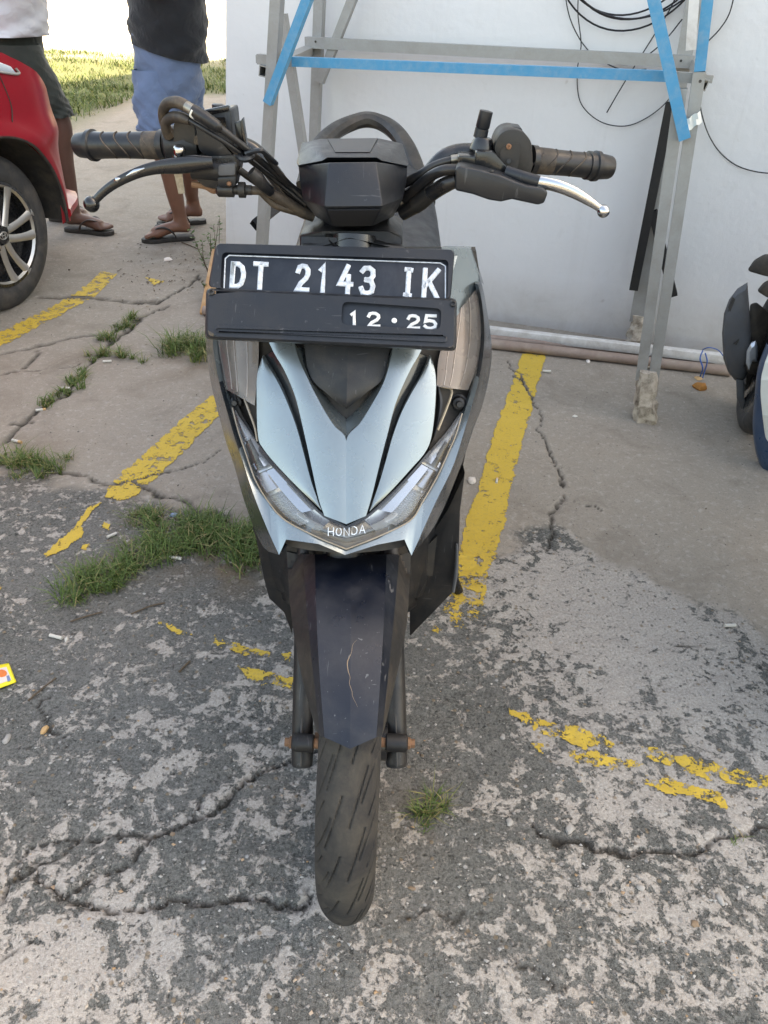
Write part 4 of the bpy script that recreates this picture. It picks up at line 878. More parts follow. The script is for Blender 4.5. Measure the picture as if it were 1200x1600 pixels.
# seat and tail behind the bars
def ringsec(y, zt, zb, hw, n=20, k=2.6, dx=0):
    an = np.linspace(0, 2*np.pi, n, endpoint=False); c, s = np.cos(an), np.sin(an); e = 2/k
    return np.stack([SX+dx+hw*np.sign(c)*np.abs(c)**e, np.full(n, y), (zt+zb)/2+(zt-zb)/2*np.sign(s)*np.abs(s)**e], 1)
seat = mk('seat', loft([ringsec(y, zt, zb, hw) for y, zt, zb, hw in [(1.27,.735,.66,.06), (1.30,.76,.65,.10), (1.42,.775,.66,.14), (1.58,.78,.67,.155), (1.72,.79,.69,.15), (1.80,.825,.70,.145), (1.95,.845,.73,.13), (2.04,.845,.75,.11), (2.08,.825,.76,.07)]]), MAT['seat'], scoot, sub=1)
mk('rear_body', loft([ringsec(y, zt, zb, hw) for y, zt, zb, hw in [(1.24,.68,.40,.08), (1.30,.70,.34,.13), (1.45,.71,.36,.17), (1.62,.73,.42,.165), (1.85,.76,.50,.15), (2.05,.80,.60,.12), (2.18,.80,.68,.07), (2.22,.77,.70,.03)]]), MAT['paintshaded'], scoot, sub=1)
mk('grab_rail', tube([U(x, y, Y=Y) for x, y, Y in [(475,290,1.86), (492,240,1.95), (512,214,2.05), (540,196,2.13), (574,187,2.16), (606,197,2.13), (632,224,2.05), (652,270,1.95), (668,318,1.84)]], [.016, .018, .019, .0195, .020, .0195, .019, .018, .016], 10, 60, flat=(.95, 1.2), up=(0, 0, 1)), MAT['plasticbrown'], scoot, angle=30)
# leg shield, floor and underbody
mk('leg_shield', loft([np.array([[SX+s*hw, y, z] for s, y in ((-1, yb), (-.5, yf), (.5, yf), (1, yb), (1, yb+.03), (-1, yb+.03))]) for z, hw, yf, yb in [(.30,.13,.99,1.03), (.42,.165,1.0,1.04), (.60,.185,1.03,1.07), (.74,.185,1.06,1.10), (.80,.13,1.08,1.11)]]), MAT['plastic2'], scoot, bevel=.004)
fb = mk('floorboard', loft([ringsec(y, zt, zb, hw, 16, 4) for y, zt, zb, hw in [(1.0,.42,.26,.10), (1.06,.40,.235,.15), (1.25,.36,.22,.165), (1.45,.36,.22,.155), (1.55,.40,.24,.12)]]), MAT['plastic2'], scoot)
for sgn, poly in ((1, [(727,738),(719,800),(716,905),(706,928),(640,996),(640,872),(672,838),(700,795)]), (-1, [(381,772),(398,832),(412,905),(420,935),(444,958),(456,992),(460,876),(434,866),(408,850)])):
    mk('lower_side_panel', ppx(poly, 1.03, .10, .92), MAT['plastic2'], scoot, bevel=.003)
mk('footpeg_trim', tube([U(714, 850, Y=1.025), U(713, 890, Y=1.022), U(708, 925, Y=1.018)], [.002, .0035, .003], 8, 14), MAT['greyplastic'], scoot)
mk('panel_vent', ppx([(662,858),(683,838),(676,900),(668,900)], 1.024, .01), MAT['socket'], scoot)
mk('panel_insert', ppx([(648,876),(666,862),(668,905),(650,940)], 1.022, .01), MAT['plastic2'], scoot, bevel=.002)
mk('steering_column', tube([[SX, 1.02, .92], [SX, .90, .62], [SX, .86, .52]], .03, 14), MAT['blackgloss'], scoot)
# front wheel: tyre with cut tread grooves
def tyre_mesh(cy, cz, Rr, hw, n_u=420, n_v=44, cx=SX):
    an = np.linspace(0, 2*np.pi, n_u, endpoint=False); t = np.linspace(-1, 1, n_v)
    A, T = np.meshgrid(an, t, indexing='ij')
    th = T*1.9; lat = hw*np.sin(np.clip(th, -math.pi/2, math.pi/2))*np.where(np.abs(th) > math.pi/2, 1-.25*(np.abs(th)-math.pi/2)/.33, 1)
    rad = Rr-(1-np.cos(np.clip(np.abs(th), 0, math.pi)))*.046*1.0
    g = np.zeros_like(A); per = 2*np.pi/20
    for sgn in (-1, 1):
        for (u0, l0, u1, l1, wd) in [(0, .12, .95, .60, .0011), (.38, .45, 1.2, .92, .0011), (.15, .68, .7, .99, .0010)]:
            ph = (A*sgn*-1+ (0.5*per if sgn > 0 else 0)) % per/per          # 0..1 along the pattern
            L_ = lat/hw*sgn
            for k in (-1, 0, 1):
                du, dl = (u1-u0), (l1-l0); x = (ph+k-u0)*per*Rr; y = (L_-l0)*hw; dx, dy = du*per*Rr, dl*hw
                s = np.clip((x*dx+y*dy)/(dx*dx+dy*dy), 0, 1); d = np.hypot(x-s*dx, y-s*dy); g = np.maximum(g, np.clip(1.5-d/wd, 0, 1))
    rad = rad-.0036*g*np.clip(.35+1.3*fbm(A*9, T*3+5, 2), .3, 1)
    X = cx+lat; Y = cy+rad*np.cos(A); Z = cz+rad*np.sin(A)
    return grid(np.stack([X, Y, Z], -1), closed_u=True)
fw = mk('front_wheel', join(revolve([WX-.03, AXY, AXZ], [WX, AXY, AXZ], [(-.002, .172), (0, .182), (.03, .172), (.06, .182), (.062, .172), (.03, .160)], 48, cap=False), revolve([WX-.05, AXY, AXZ], [WX, AXY, AXZ], [(0, .03), (.1, .03)], 20),
      *[beam([WX, AXY+.025*math.cos(a_), AXZ+.025*math.sin(a_)], [WX, AXY+.17*math.cos(a_), AXZ+.17*math.sin(a_)], .022, .016, (1, 0, 0)) for a_ in np.linspace(0, 2*np.pi, 6)[:-1]]), MAT['rimdark'], scoot)
def tyremat():
    m, t, b, _ = newmat('muddy scooter tyre')
    P = coords(t); n = noise(t, 16, 9, .7, .5, P); n3 = noise(t, 240, 3, .6, 0, P)
    c = mixc(t, ramp(t, n, [(.35, g3(0)), (.68, g3(.9))]), (.022, .022, .024), (.095, .083, .066)); c = mixc(t, math_(t, 'MULTIPLY', n3, .6), c, (.035, .034, .033))
    sx = N(t, 'ShaderNodeSeparateXYZ'); L(t, P, sx.inputs[0])
    mud = math_(t, 'MULTIPLY', ramp(t, sx.outputs[2], [(.0, g3(1)), (.16, g3(0))]), ramp(t, n, [(.3, g3(.2)), (.6, g3(.9))])); c = mixc(t, mud, c, (.125, .105, .08))
    L(t, c, b.inputs['Base Color']); b.inputs['Roughness'].default_value = .85; b.inputs['Specular IOR Level'].default_value = .25; bump(t, n3, b, .5, .0015); return m
MAT['sctyre'] = tyremat()
mk('tyre', tyre_mesh(AXY, AXZ, WR, .0395, 1000, 96, cx=WX), MAT['sctyre'], fw, angle=60)
rw = mk('rear_wheel', join(revolve([SX-.04, 2.02, .245], [SX, 2.02, .245], [(0, .17), (.0, .18), (.04, .172), (.08, .18), (.08, .17)], 40), beam([SX, 2.02, .09], [SX, 2.02, .40], .03, .02, (1, 0, 0))), MAT['rimdark'], scoot)
mk('tyre', tyre_mesh(2.02, .245, .245, .048, 160, 20), MAT['sctyre'], rw, angle=60)
mk('engine', join(loft([ringsec(y, zt, zb, hw, 14, 3) for y, zt, zb, hw in [(1.45,.40,.24,.08), (1.6,.42,.2,.13), (2.0,.36,.18,.12), (2.1,.33,.2,.08)]])), MAT['plastic2'], scoot)
mk('exhaust', tube([[SX-.13, 1.55, .24], [SX-.16, 1.75, .25], [SX-.17, 2.15, .32]], [.02, .045, .05], 14, 20), MAT['blackgloss'], scoot)
mk('side_stand', tube([[SX+.12, 1.42, .24], [SX+.2, 1.40, .10], [SX+.24, 1.39, .006]], [.011, .010, .012], 10, 14), MAT['blackgloss'], scoot)
# fork legs
for sgn, (xa, xb) in ((-1, (455, 489)), (1, (602, 637))):
    xm = (xa+xb)/2
    low = U(xm, 1196, Y=AXY-.02); top = U(xm+(3 if sgn < 0 else -4), 985, Y=AXY+.10); top2 = U(xm+(6 if sgn < 0 else -8), 880, Y=AXY+.165)
    k = mpp(low); r_ = (xb-xa)/2*k
    fk = mk('fork_leg', tube([low, low+(top-low)*.12, top, top2, top2+(top2-top)*.9], [r_*.92, r_, r_*.88, r_*.85, r_*.85], 20, 24), MAT['plastic2'], scoot)
    ax = np.array([WX+sgn*.052, AXY, AXZ])
    a_ = U(xa-2 if sgn < 0 else xb+2, 1171, Y=AXY-.02)
    cx_ = (low[0]); cz_ = U(xm, 1171, Y=AXY-.03)
    mk('axle_lug', revolve(cz_+np.array([-.0165, .012, 0]), cz_+np.array([1, .012, 0]), [(0, .011), (.002, .0135), (.031, .0135), (.033, .011)], 18), MAT['plastic2'], fk)
    mk('axle_nut', revolve(cz_+np.array([sgn*.014, .012, 0]), cz_+np.array([sgn*.05, .012, 0]), [(0, .009), (.006, .009), (.007, .0065), (.013, .0065)], 6), MAT['rust'], fk)
    mk('axle_washer', revolve(cz_+np.array([-sgn*.015, .012, 0]), cz_+np.array([-sgn*.05, .012, 0]), [(0, .008), (.008, .008)], 16), MAT['rust'], fk)
    e0 = low+np.array([sgn*-.004, -r_*.9, .05]); 
    mk('fork_rib', tube([low+np.array([0, -r_*1.0, .02]), low+(top-low)*.5+np.array([0, -r_*.95, 0]), top+np.array([0, -r_*.8, 0])], [.0015, .0025, .0015], 6, 12), MAT['plastic2'], fk)
mk('front_axle', tube([[WX-.06, AXY, AXZ], [WX+.06, AXY, AXZ]], .007, 12), MAT['rust'], scoot)
# front fender: centre blade over the tyre, bevel strips, side skirts
def fend(px, py, rad):
    """pixel on a cylinder of given radius about the front axle"""
    r = ray(px, py); a_ = r[1]**2+r[2]**2; b_ = 2*(r[1]*(0-AXY)+r[2]*(CAM_H-AXZ)); c_ = AXY**2+(CAM_H-AXZ)**2-rad**2
    D = b_*b_-4*a_*c_; t = (-b_-math.sqrt(max(0, D)))/(2*a_); return O+t*r
def fstrip(A, B, ra, rb, n=24, m=7, smooth=True):
    A = catmull(A, n) if smooth else lin(A, n); B = catmull(B, n) if smooth else lin(B, n)
    return np.array([[fend(*(p*(1-t)+q*t), ra*(1-t)+rb*t) for t in np.linspace(0, 1, m)] for p, q in zip(A, B)])
FT = .292
cl_, cr_ = [(492,868),(494,950),(499,1050),(507,1152)], [(604,868),(601,950),(595,1050),(588,1152)]
cm_ = [(548,868),(548,950),(548,1050),(547,1170)]
fen = mk('fender', join(slab(fstrip(cl_, cm_, FT+.002, FT+.0038), (0, .004, -.001)), slab(fstrip(cm_, cr_, FT+.0038, FT+.002), (0, .004, -.001))), MAT['fender'], scoot, angle=20)
mk('fender_bevel', slab(fstrip([(473,868),(479,950),(489,1050),(500,1150)], cl_, FT-.016, FT+.002, m=4), (0, .004, -.001)), MAT['fender'], fen, angle=20)
mk('fender_bevel', slab(fstrip(cr_, [(624,868),(617,950),(607,1050),(597,1150)], FT+.002, FT-.016, m=4), (0, .004, -.001)), MAT['fender'], fen, angle=20)
for A, B in (([(448,862),(455,960),(470,1050),(493,1140)], [(473,868),(479,950),(489,1050),(500,1150)]), ([(642,862),(639,930),(634,985),(620,1055),(603,1130)], [(624,868),(617,950),(607,1050),(597,1150)])):
    Gd = fstrip(A, B, FT-.05, FT-.017, m=5) if A[0][0] < 500 else fstrip(B, A, FT-.017, FT-.05, m=5)
    mk('fender_skirt', slab(Gd, (0, .006, -.001)), MAT['plasticbrown'], fen, angle=30)
mk('fender_scratch', tube([fend(x, y, FT+.0038) for x, y in [(557,1000),(551,1008),(549,1020),(543,1034),(544,1048),(547,1058),(546,1068),(550,1080),(551,1088),(559,1105)]], [.0001, .0002, .0003, .0006, .0005, .0002, .0003, .0003, .0002, .0001], 5, 40, flat=(.3, 1)), MAT['stonebrown'], fen)
# back half of the fender over the tyre top
arc = [[[WX+x_, AXY+(FT-.014-abs(x_)*.2)*math.cos(a_), AXZ+(FT-.014-abs(x_)*.2)*math.sin(a_)] for x_ in np.linspace(-.04, .04, 9)] for a_ in np.linspace(R(20), R(108), 20)]
mk('fender_rear', slab(np.array(arc), (0, 0, .004)), MAT['plastic2'], fen)
mk('cavity_panel', ppx([(446,846),(470,836),(541,862),(620,838),(640,850),(638,905),(455,905)], .93, .02), MAT['socket'], scoot)

# ------------------------------------------------------------------ steel frame in front of the wall
FA = U(1008, 655, Z=0); FBk = U(995, 543, Z=0)
def PF(px, py, off=0.0): return UP(px, py, FA, WN, off)
def PB(px, py, off=0.0): return UP(px, py, FBk, WN, off)
frm = thing('steel_frame', tuple(FA), 'galvanised square tube frame with sky blue rails standing before the white wall', 'frame')
T = .034
def sq(name, a_, b_, wpx, mat='galv', depth=None, par=None):
    wd = wpx*(mpp(a_)+mpp(b_))/2
    return mk(name, hollow(a_, b_, wd, depth or wd, WIN), MAT[mat], par or frm, bevel=0)
def toward(a_, b_, t): return a_+(b_-a_)*t
# front right leg: two tubes side by side; the outer one runs up and is blue above the rail
sq('post', PF(1001, 592), PF(1064, 138), 17)
po = sq('post', PF(1021, 592), PF(1093, 112), 17)
sq('post', PF(1093.2, 111), PF(1112, -60), 17, 'bluepaint')
sq('post', PB(994, 500), PB(1096, -60), 22)
sq('post', PB(1008, 500), PB(1022, 380), 12)
sq('strut', PB(990, 452, .06), PB(1048, 160, .06), 14, 'blacksteel')
sq('short_tube', PF(1079, 78, .03), PF(1088, -50, .03), 15, 'whitetube')
sq('post', PF(404, 470), PF(437, -60), 16)
sq('post', PB(484, 420), PB(502, -60), 14)
sq('strut', PB(441, 22, .25), PB(484, 300, .25), 13)
sq('brace', PF(419, 161, .035), PF(500, -52, .035), 14, 'bluepaint')
sq('brace', PF(1070, 217, .036), PF(1010, -52, .036), 18, 'bluepaint')
sq('brace', PB(500, 128, .03), PB(572, -55, .03), 13)
sq('front_rail', PF(404, 92, -.03), PF(458, 96.5, -.03), 14)
sq('front_rail', PF(456, 96, -.031), PF(1042, 119, -.031), 14, 'bluepaint')
sq('front_rail', PF(1041, 119, -.03), PF(1102, 123, -.03), 14)
sq('back_rail', PB(479, 66, .034), PB(1084, 97, .034), 16)
for l, r in (((412, 112), (486, 78)), ((1098, 132), (1085, 100))):
    sq('side_rail', PF(*l), PB(*r), 14)
a_ = PF(1108, 22); sq('side_rail', a_, a_+WIN*.75, 13, 'blacksteel')
a_ = PB(1053, 452, .02); sq('strut', PB(1020, 330, .05), PB(1052, 462, .05), 13, 'blacksteel')
a_ = PF(397, 352); sq('strut', a_, PF(440, 318, -.12), 14, 'blacksteel')
def lump(c0, c1, r0, r1, seed):
    rs_ = np.random.RandomState(seed); rings = []
    for t in np.linspace(0, 1, 9):
        n = 16; an = np.linspace(0, 2*np.pi, n, endpoint=False); r_ = (r0*(1-t)+r1*t)*(1+rs_.uniform(-.26, .22, n))
        c = c0*(1-t)+c1*t; s_ = np.sign(np.cos(an))*np.abs(np.cos(an))**.6, np.sign(np.sin(an))*np.abs(np.sin(an))**.6
        rings.append(c+r_[:, None]*(s_[0][:, None]*WDIR+s_[1][:, None]*WIN)+np.array([0, 0, 1])*rs_.uniform(-.006, .006, n)[:, None])
    return loft(rings)
f0 = PF(1008, 655); f0[2] = -.01; f1 = PF(1013, 578)
mk('mortar_footing', lump(f0, f1, .037, .030, 1), MAT['mortar'], frm, angle=25)
f0 = PB(994, 532); f0[2] = -.01; f1 = PB(1003, 492)
mk('mortar_footing', lump(f0, f1, .042, .034, 2), MAT['mortar'], frm, angle=25)
f0 = PF(404, 470); b0 = f0.copy(); b0[2] = -.01
mk('mortar_footing', lump(b0, f0, .036, .03, 3), MAT['mortar'], frm, angle=25)
f0 = PB(484, 420); b0 = f0.copy(); b0[2] = -.01
mk('mortar_footing', lump(b0, f0, .036, .03, 4), MAT['mortar'], frm, angle=25)
for q in (PF(1084, 98), ): pass
for x_, y_, pl_ in ((450, 65, PB), (1064, 95, PB), (1094, 127, PF)):
    c_ = pl_(x_+43 if x_ == 450 else x_, y_, .056); mk('bolt_hole', revolve(c_, c_+WN, [(0, .004), (.0015, .0035)], 10), MAT['socket'], frm)
mk('tape_scrap', slab(np.array([[PF(1073+i*4.2+j*1.5, 186-i*2.6+j*9+math.sin(i*1.9)*1.5, .03+.006*math.sin(i*2+j)) for j in range(3)] for i in range(6)]), WIN*.002), MAT['tape'], frm)

# ------------------------------------------------------------------ wires hung on the wall
def wire(pxs, r, label, cat='wire', off=.02, n=60, name='wire', group=None):
    P = [W(x, y, off+.012*math.sin(i*1.3)) for i, (x, y) in enumerate(pxs)]; b_ = np.mean(P, 0)
    o = mk(name, tube(P, r, 6, n), MAT['wirek'], None, org=tuple(b_)); tag(o, label, cat, group); return o
cc = W(965, 48, .03)+np.array([0, 0, .29]); uz = np.array([0, 0, 1.0]); loops = []
coil = thing('cable_coil', tuple(W(968, -60, 0)), 'loose coil of thick black cable hanging high on the white wall', 'cable')
for i, (rx, rz, dx, dz) in enumerate([(.262, .29, 0, .0), (.25, .265, .012, .008), (.24, .25, -.01, .004), (.27, .275, .02, .02)]):
    an = np.linspace(0, 2*np.pi, 64); P = [cc+WDIR*(dx+rx*math.cos(a_))+uz*(dz+rz*math.sin(a_))+WN*(.006*i+.004*math.sin(3*a_+i)) for a_ in an]
    mk('cable_loop', tube(P, .0032, 6), MAT['wirek'], coil)
hook = cc+uz*.30; mk('wall_hook', tube([hook-WN*.04, hook+WN*.05, hook+WN*.06+uz*.03], .006, 8, 12), MAT['steel'], coil)
wire([(905,-30),(903,20),(908,70),(902,110),(904,150),(915,172),(938,190),(965,197),(990,194),(1020,178),(1045,155),(1066,120)], .0019, 'thin black wire looping low under the blue rail')
wire([(883,-20),(886,10),(895,40),(912,70),(935,92),(975,110),(1010,108)], .0019, 'thin black wire curving down from the coil past the grey rail')
wire([(948,176),(972,135),(1000,90),(1022,55),(1048,12),(1062,-20)], .0022, 'short black wire with a free end slanting behind the blue brace')
wire([(1150,-20),(1140,20),(1125,45),(1105,66)], .0022, 'thin black wire hanging beyond the upright blue post')
wire([(1092,150),(1097,180),(1108,212),(1125,238),(1150,258),(1180,268),(1215,272)], .0022, 'thin black wire trailing down the wall beyond the frame post')
wire([(1066,30),(1040,62),(1015,84),(990,100),(960,100),(935,96)], .0022, 'thin black wire crossing behind the blue brace to the grey rail')

# ------------------------------------------------------------------ pipes lying along the foot of the wall
def pipe(a_, b_, r, mat, label, square=False):
    a_ = np.array(a_, float); b_ = np.array(b_, float)
    vf = beam(a_, b_, r*2, r*2, (0, 0, 1)) if square else join(tube([a_, toward(a_, b_, .3)+np.array([0, 0, -.003]), toward(a_, b_, .7), b_], r, 14, 24))
    o = mk('pipe', vf, MAT[mat], None, org=tuple((a_+b_)/2-np.array([0, 0, r])), bevel=.002 if square else 0); tag(o, label, 'pipe'); return o
def gp(px, py, z): p = U(px, py, Z=z); return p
pipe(gp(318, 485, .022), gp(1142, 580, .020), .019, 'pipe', 'long dusty brown pipe, front one of the bundle along the wall foot')
pipe(gp(560, 508, .020), gp(1118, 562, .020), .015, 'pipe', 'thin brown pipe lying behind the front pipe at the wall foot')
pipe(gp(430, 478, .030), gp(1146, 562, .045), .017, 'whitetube', 'white square tube lying on top of the pipes at the wall', True)
pipe(gp(600, 498, .018), gp(810, 522, .018), .012, 'tan', 'short yellowish rod between the pipes and the wall')
tw = thing('twine', tuple(gp(1100, 575, 0)), 'blue plastic twine knotted around the pipe bundle', 'twine')
P0 = [gp(1098, 548, .085), gp(1094, 560, .075), gp(1098, 575, .05), gp(1094, 588, .004)]
mk('strand', tube(P0, .0028, 6, 20), MAT['twine'], tw)
mk('strand', tube([gp(1098, 546, .085), gp(1108, 543, .10), gp(1122, 547, .09), gp(1130, 556, .07)], .002, 6, 20), MAT['twine'], tw)
mk('strand', tube([gp(1102, 552, .085), gp(1105, 565, .07), gp(1101, 580, .03), gp(1098, 590, .004)], .0024, 6, 20), MAT['twine'], tw)
pk = mk('plank', beam(U(322, 492, Z=.0), W(341, 392, .04), .028, .05, WDIR), MAT['wood'], None, org=tuple(U(322, 490, Z=0)), bevel=.003)
tag(pk, 'orange brown wooden plank leaning at the corner of the white wall', 'plank')

# ------------------------------------------------------------------ red car on the left, parked along the bay lines
HD = np.array([.27, .96, 0]); HD /= np.linalg.norm(HD); OUT = np.array([HD[1], -HD[0], 0])    # heading, and out of its flank towards us
WCR = .295; hub = U(11, 369, Z=WCR)
car = thing('car', (hub[0], hub[1], 0), 'red car with black and silver alloy wheel parked over the yellow line', 'car')
def CP(s, t, z): return hub*np.array([1, 1, 0])+HD*s+OUT*t+np.array([0, 0, z])
def car_wheel(s, t, sgn, parts=True):
    c = CP(s, t, WCR); o_ = OUT*sgn
    wl = mk('wheel', revolve(c-o_*.16, c, [(0, .195), (.002, .205), (.15, .195), (.155, .200), (.16, .200), (.161, .188), (.14, .180), (.11, .176), (.10, .06), (.10, .01)], 48), MAT['rimdark'], car)
    mk('tyre', revolve(c-o_*.17, c, [(0, .20), (.001, .235), (.008, .272), (.022, .290), (.03, WCR), (.085, WCR+.001), (.14, WCR), (.150, .290), (.163, .272), (.171, .238), (.168, .205), (.160, .198)], 72, cap=False), MAT['tyre'], wl, angle=50)
    if not parts: return
    e1 = HD; e2 = np.array([0, 0, 1.0])
    for k in range(5):
        a0 = R(-8+72*k)
        d = e1*math.cos(a0)+e2*math.sin(a0); p = -e1*math.sin(a0)+e2*math.cos(a0)
        for off in (-1, 1):                                          # twin bright ribs with a dark slot between
            q = [c+d*r_+p*(off*(.016+.028*((r_-.03)/.16)**1.2)+.030*((r_-.03)/.16)**2)-o_*(.012-.008*((r_-.1)/.1)**2) for r_ in (.035, .07, .11, .15, .188)]
            mk('spoke', tube(q, [.017, .016, .0155, .017, .021], 8, 14, flat=(.42, 1.0), up=tuple(o_)), MAT['rimbright'], wl, angle=60)
        nut = c+(e1*math.cos(a0+.6)+e2*math.sin(a0+.6))*.052-o_*.014
        mk('lug_nut', revolve(nut-o_*.02, nut+o_*.02, [(0, .011), (.024, .011), (.028, .007)], 10), MAT['rimdark'], wl)
    mk('rim_ring', revolve(c-o_*.012, c, [(0, .186), (.008, .196), (.012, .196), (.013, .188), (.004, .180)], 64, cap=False), MAT['rimbright'], wl)
    hc = mk('hub_cap', revolve(c-o_*.02, c, [(0, .034), (.016, .034), (.022, .029), (.023, .002)], 28), MAT['rimdark'], wl)
    for (ra, rb, dz) in ((.021, .014, 0), (.008, .0135, 0), (.0145, .006, .006)):
        el = [c+o_*.004+HD*ra*math.cos(a_)+e2*(rb*math.sin(a_)+dz) for a_ in np.linspace(0, 2*np.pi, 25)]
        mk('emblem_ring', tube(el, .0016, 6), MAT['rimbright'], wl)
    mk('brake_disc', revolve(c-o_*.10, c, [(0, .11), (.01, .11)], 32), MAT['steel'], wl)
car_wheel(0, -.02, 1)
for s_, t_, g_ in ((-2.52, -.02, 1), (0, -1.47, -1), (-2.52, -1.47, -1)): car_wheel(s_, t_, g_, False)
def flank(s, z):
    """how far the skin stands out of the wheel plane"""
    k = max(0, s-.25); t = .035-1.75*k*k-2.4*max(0, s-.52)**2
    t += .02*math.exp(-((z-.62)/.05)**2)-.10*max(0, z-.78)**1.3*3-.05*max(0, .35-z)
    r_ = math.hypot(s, z-WCR); t += .014*math.exp(-((r_-.375)/.03)**2)
    return t
def top_z(s): return .965-.10*(max(0, s+.5))**1.6-.32*max(0, s-.2)**1.4
rows = []
for a_ in np.linspace(R(-4), R(196), 60):
    ca, sa = math.cos(a_), math.sin(a_); row = []
    # outer boundary of the panel along this direction
    lim = 3.0
    for r_ in np.arange(.37, 1.2, .004):
        s, z = r_*ca, WCR+r_*sa
        if z > top_z(s) or s > np.interp(z, [.26, .344, .504, .657, .76, .837, .9], [.55, .545, .54, .52, .455, .35, .2]) or z < (.255 if s > 0 else .17) or s < -.95: lim = r_; break
    for t in np.linspace(0, 1, 14):
        r_ = .362*(1-t)+lim*t; s, z = r_*ca, WCR+r_*sa; row.append(CP(s, flank(s, z), z))
    rows.append(row)
bd = mk('front_wing', slab(np.array(rows), -OUT*.012), MAT['red'], car, angle=40)
mk('wheel_arch', loft([np.array([CP(.366*math.cos(a_), t_, WCR+.366*math.sin(a_)) for a_ in np.linspace(R(-4), R(200), 40)]) for t_ in (.02, -.32)], cap=False, closed=False), MAT['liner'], car)
mk('arch_lip', tube([CP(.362*math.cos(a_), flank(.362*math.cos(a_), WCR+.362*math.sin(a_))-.008, WCR+.362*math.sin(a_)) for a_ in np.linspace(R(-4), R(196), 50)], .008, 8), MAT['liner'], car)
# nose, bonnet and cabin as lofted cross sections through the car's width
def xsec(s, zb, zt, half, crown): 
    c = -.745; P = []
    for k in np.linspace(-1, 1, 9): P.append(CP(s, c+half*k, zt+crown*(1-k*k)))
    for k in np.linspace(1, -1, 5): P.append(CP(s, c+half*k, zb))
    return np.array(P)
mk('bumper', loft([xsec(s, zb, zt, h_, cr) for s, zb, zt, h_, cr in [(.30, .28, .72, .72, .06), (.45, .28, .66, .66, .06), (.55, .28, .62, .58, .05), (.62, .29, .58, .48, .04), (.66, .31, .52, .38, .03)]]), MAT['red'], car, sub=1)
lip = []
for i, sv_ in enumerate(np.linspace(.375, .60, 8)):
    t0 = flank(sv_, .32); g_ = .006+.062*(i/7)**1.3
    lip.append(np.array([CP(sv_-.01, t0-.03, .345), CP(sv_+g_, t0+g_*.6, .315), CP(sv_+g_, t0+g_*.6, .29), CP(sv_-.02, t0-.03, .255)]))
for tt_, sv_ in ((-.30, .70), (-.70, .74)): lip.append(np.array([CP(sv_-.03, tt_, .345), CP(sv_+.02, tt_, .315), CP(sv_+.02, tt_, .29), CP(sv_-.04, tt_, .255)]))
mk('bumper_lip', loft(lip), MAT['red'], car, angle=30)
mk('bonnet', loft([xsec(s, .60, zt, h_, cr) for s, zt, h_, cr in [(.45, .66, .66, .05), (.2, .80, .70, .06), (-.3, .90, .73, .06), (-.75, .95, .74, .06)]]), MAT['red'], car, sub=1)
mk('body', loft([xsec(s, .20, zt, h_, cr) for s, zt, h_, cr in [(-.42, .88, .735, .03), (-1.2, .92, .755, .0), (-2.1, .94, .755, .0)]]), MAT['red'], car)
mk('tail', loft([xsec(s, zb, zt, h_, cr) for s, zb, zt, h_, cr in [(-2.1, .60, .94, .75, .0), (-2.9, .60, .95, .74, .02), (-3.05, .3, .90, .70, .02)]]), MAT['red'], car)
mk('cabin', loft([xsec(s, .9, zt, h_, cr) for s, zt, h_, cr in [(-.72, .96, .70, .02), (-1.35, 1.42, .58, .05), (-2.3, 1.48, .57, .05), (-2.95, 1.1, .62, .05)]]), MAT['glass'], car)
mk('roof', loft([xsec(s, zt-.02, zt, h_, cr) for s, zt, h_, cr in [(-1.35, 1.44, .57, .05), (-2.3, 1.50, .56, .05), (-2.6, 1.46, .56, .05)]]), MAT['red'], car)
lamp = [(-.25, .945), (.02, .925), (.19, .868), (.205, .845), (.02, .875), (-.25, .90)]
mk('headlamp', loft([np.array([CP(s, flank(s, z)+d_, z) for s, z in lamp]) for d_ in (-.02, .010)]), MAT['lampclear'], car, bevel=.003)
mk('headlamp_trim', tube([CP(s, flank(s, z)+.006, z) for s, z in [(-.25,.90),(.02,.872),(.21,.842),(.215,.86)]], .005, 8, 24), MAT['rimbright'], car)
mk('panel_seam', tube([CP(s, flank(s, z)+.001, z) for s, z in [(.12,.85),(.13,.80),(.14,.74),(.12,.69)]], .0025, 6, 12), MAT['liner'], car)

# ------------------------------------------------------------------ people
def remeshed(parts, voxel, smooth=4):
    V, F = join(*parts); me_ = bpy.data.meshes.new('tmp'); me_.from_pydata(V.tolist(), [], F)
    o = bpy.data.objects.new('tmp', me_); COL.objects.link(o)
    m = o.modifiers.new('r', 'REMESH'); m.mode = 'VOXEL'; m.voxel_size = voxel; m.use_smooth_shade = True
    m2 = o.modifiers.new('s', 'SMOOTH'); m2.factor = .5; m2.iterations = smooth
    r_ = evaluated(o); bpy.data.objects.remove(o)
    Vr = np.array([v.co[:] for v in r_.vertices]); Fr = [list(p.vertices) for p in r_.polygons]; bpy.data.meshes.remove(r_); return Vr, Fr
def foot_parts(heel, ang, L_=.25):
    """bare foot pointing along angle ang, sole on top of the sandal"""
    f = np.array([math.cos(ang), math.sin(ang), 0]); s_ = np.array([-f[1], f[0], 0]); up = np.array([0, 0, 1]); z0 = .024
    def q(a, b, c): return heel+f*a*L_+s_*b+up*(c+z0)
    parts = [tube([q(.04, 0, .035), q(.16, 0, .042), q(.35, 0, .046), q(.55, 0, .036), q(.72, 0, .024), q(.80, 0, .018)], [.030, .036, .036, .037, .040, .036], 14, 16, flat=(.78, 1), up=(0, 0, 1)), tube([q(.18, 0, .05), q(.2, 0, .085), q(.22, 0, .13)], [.036, .034, .036], 14, 8)]
    return parts, q
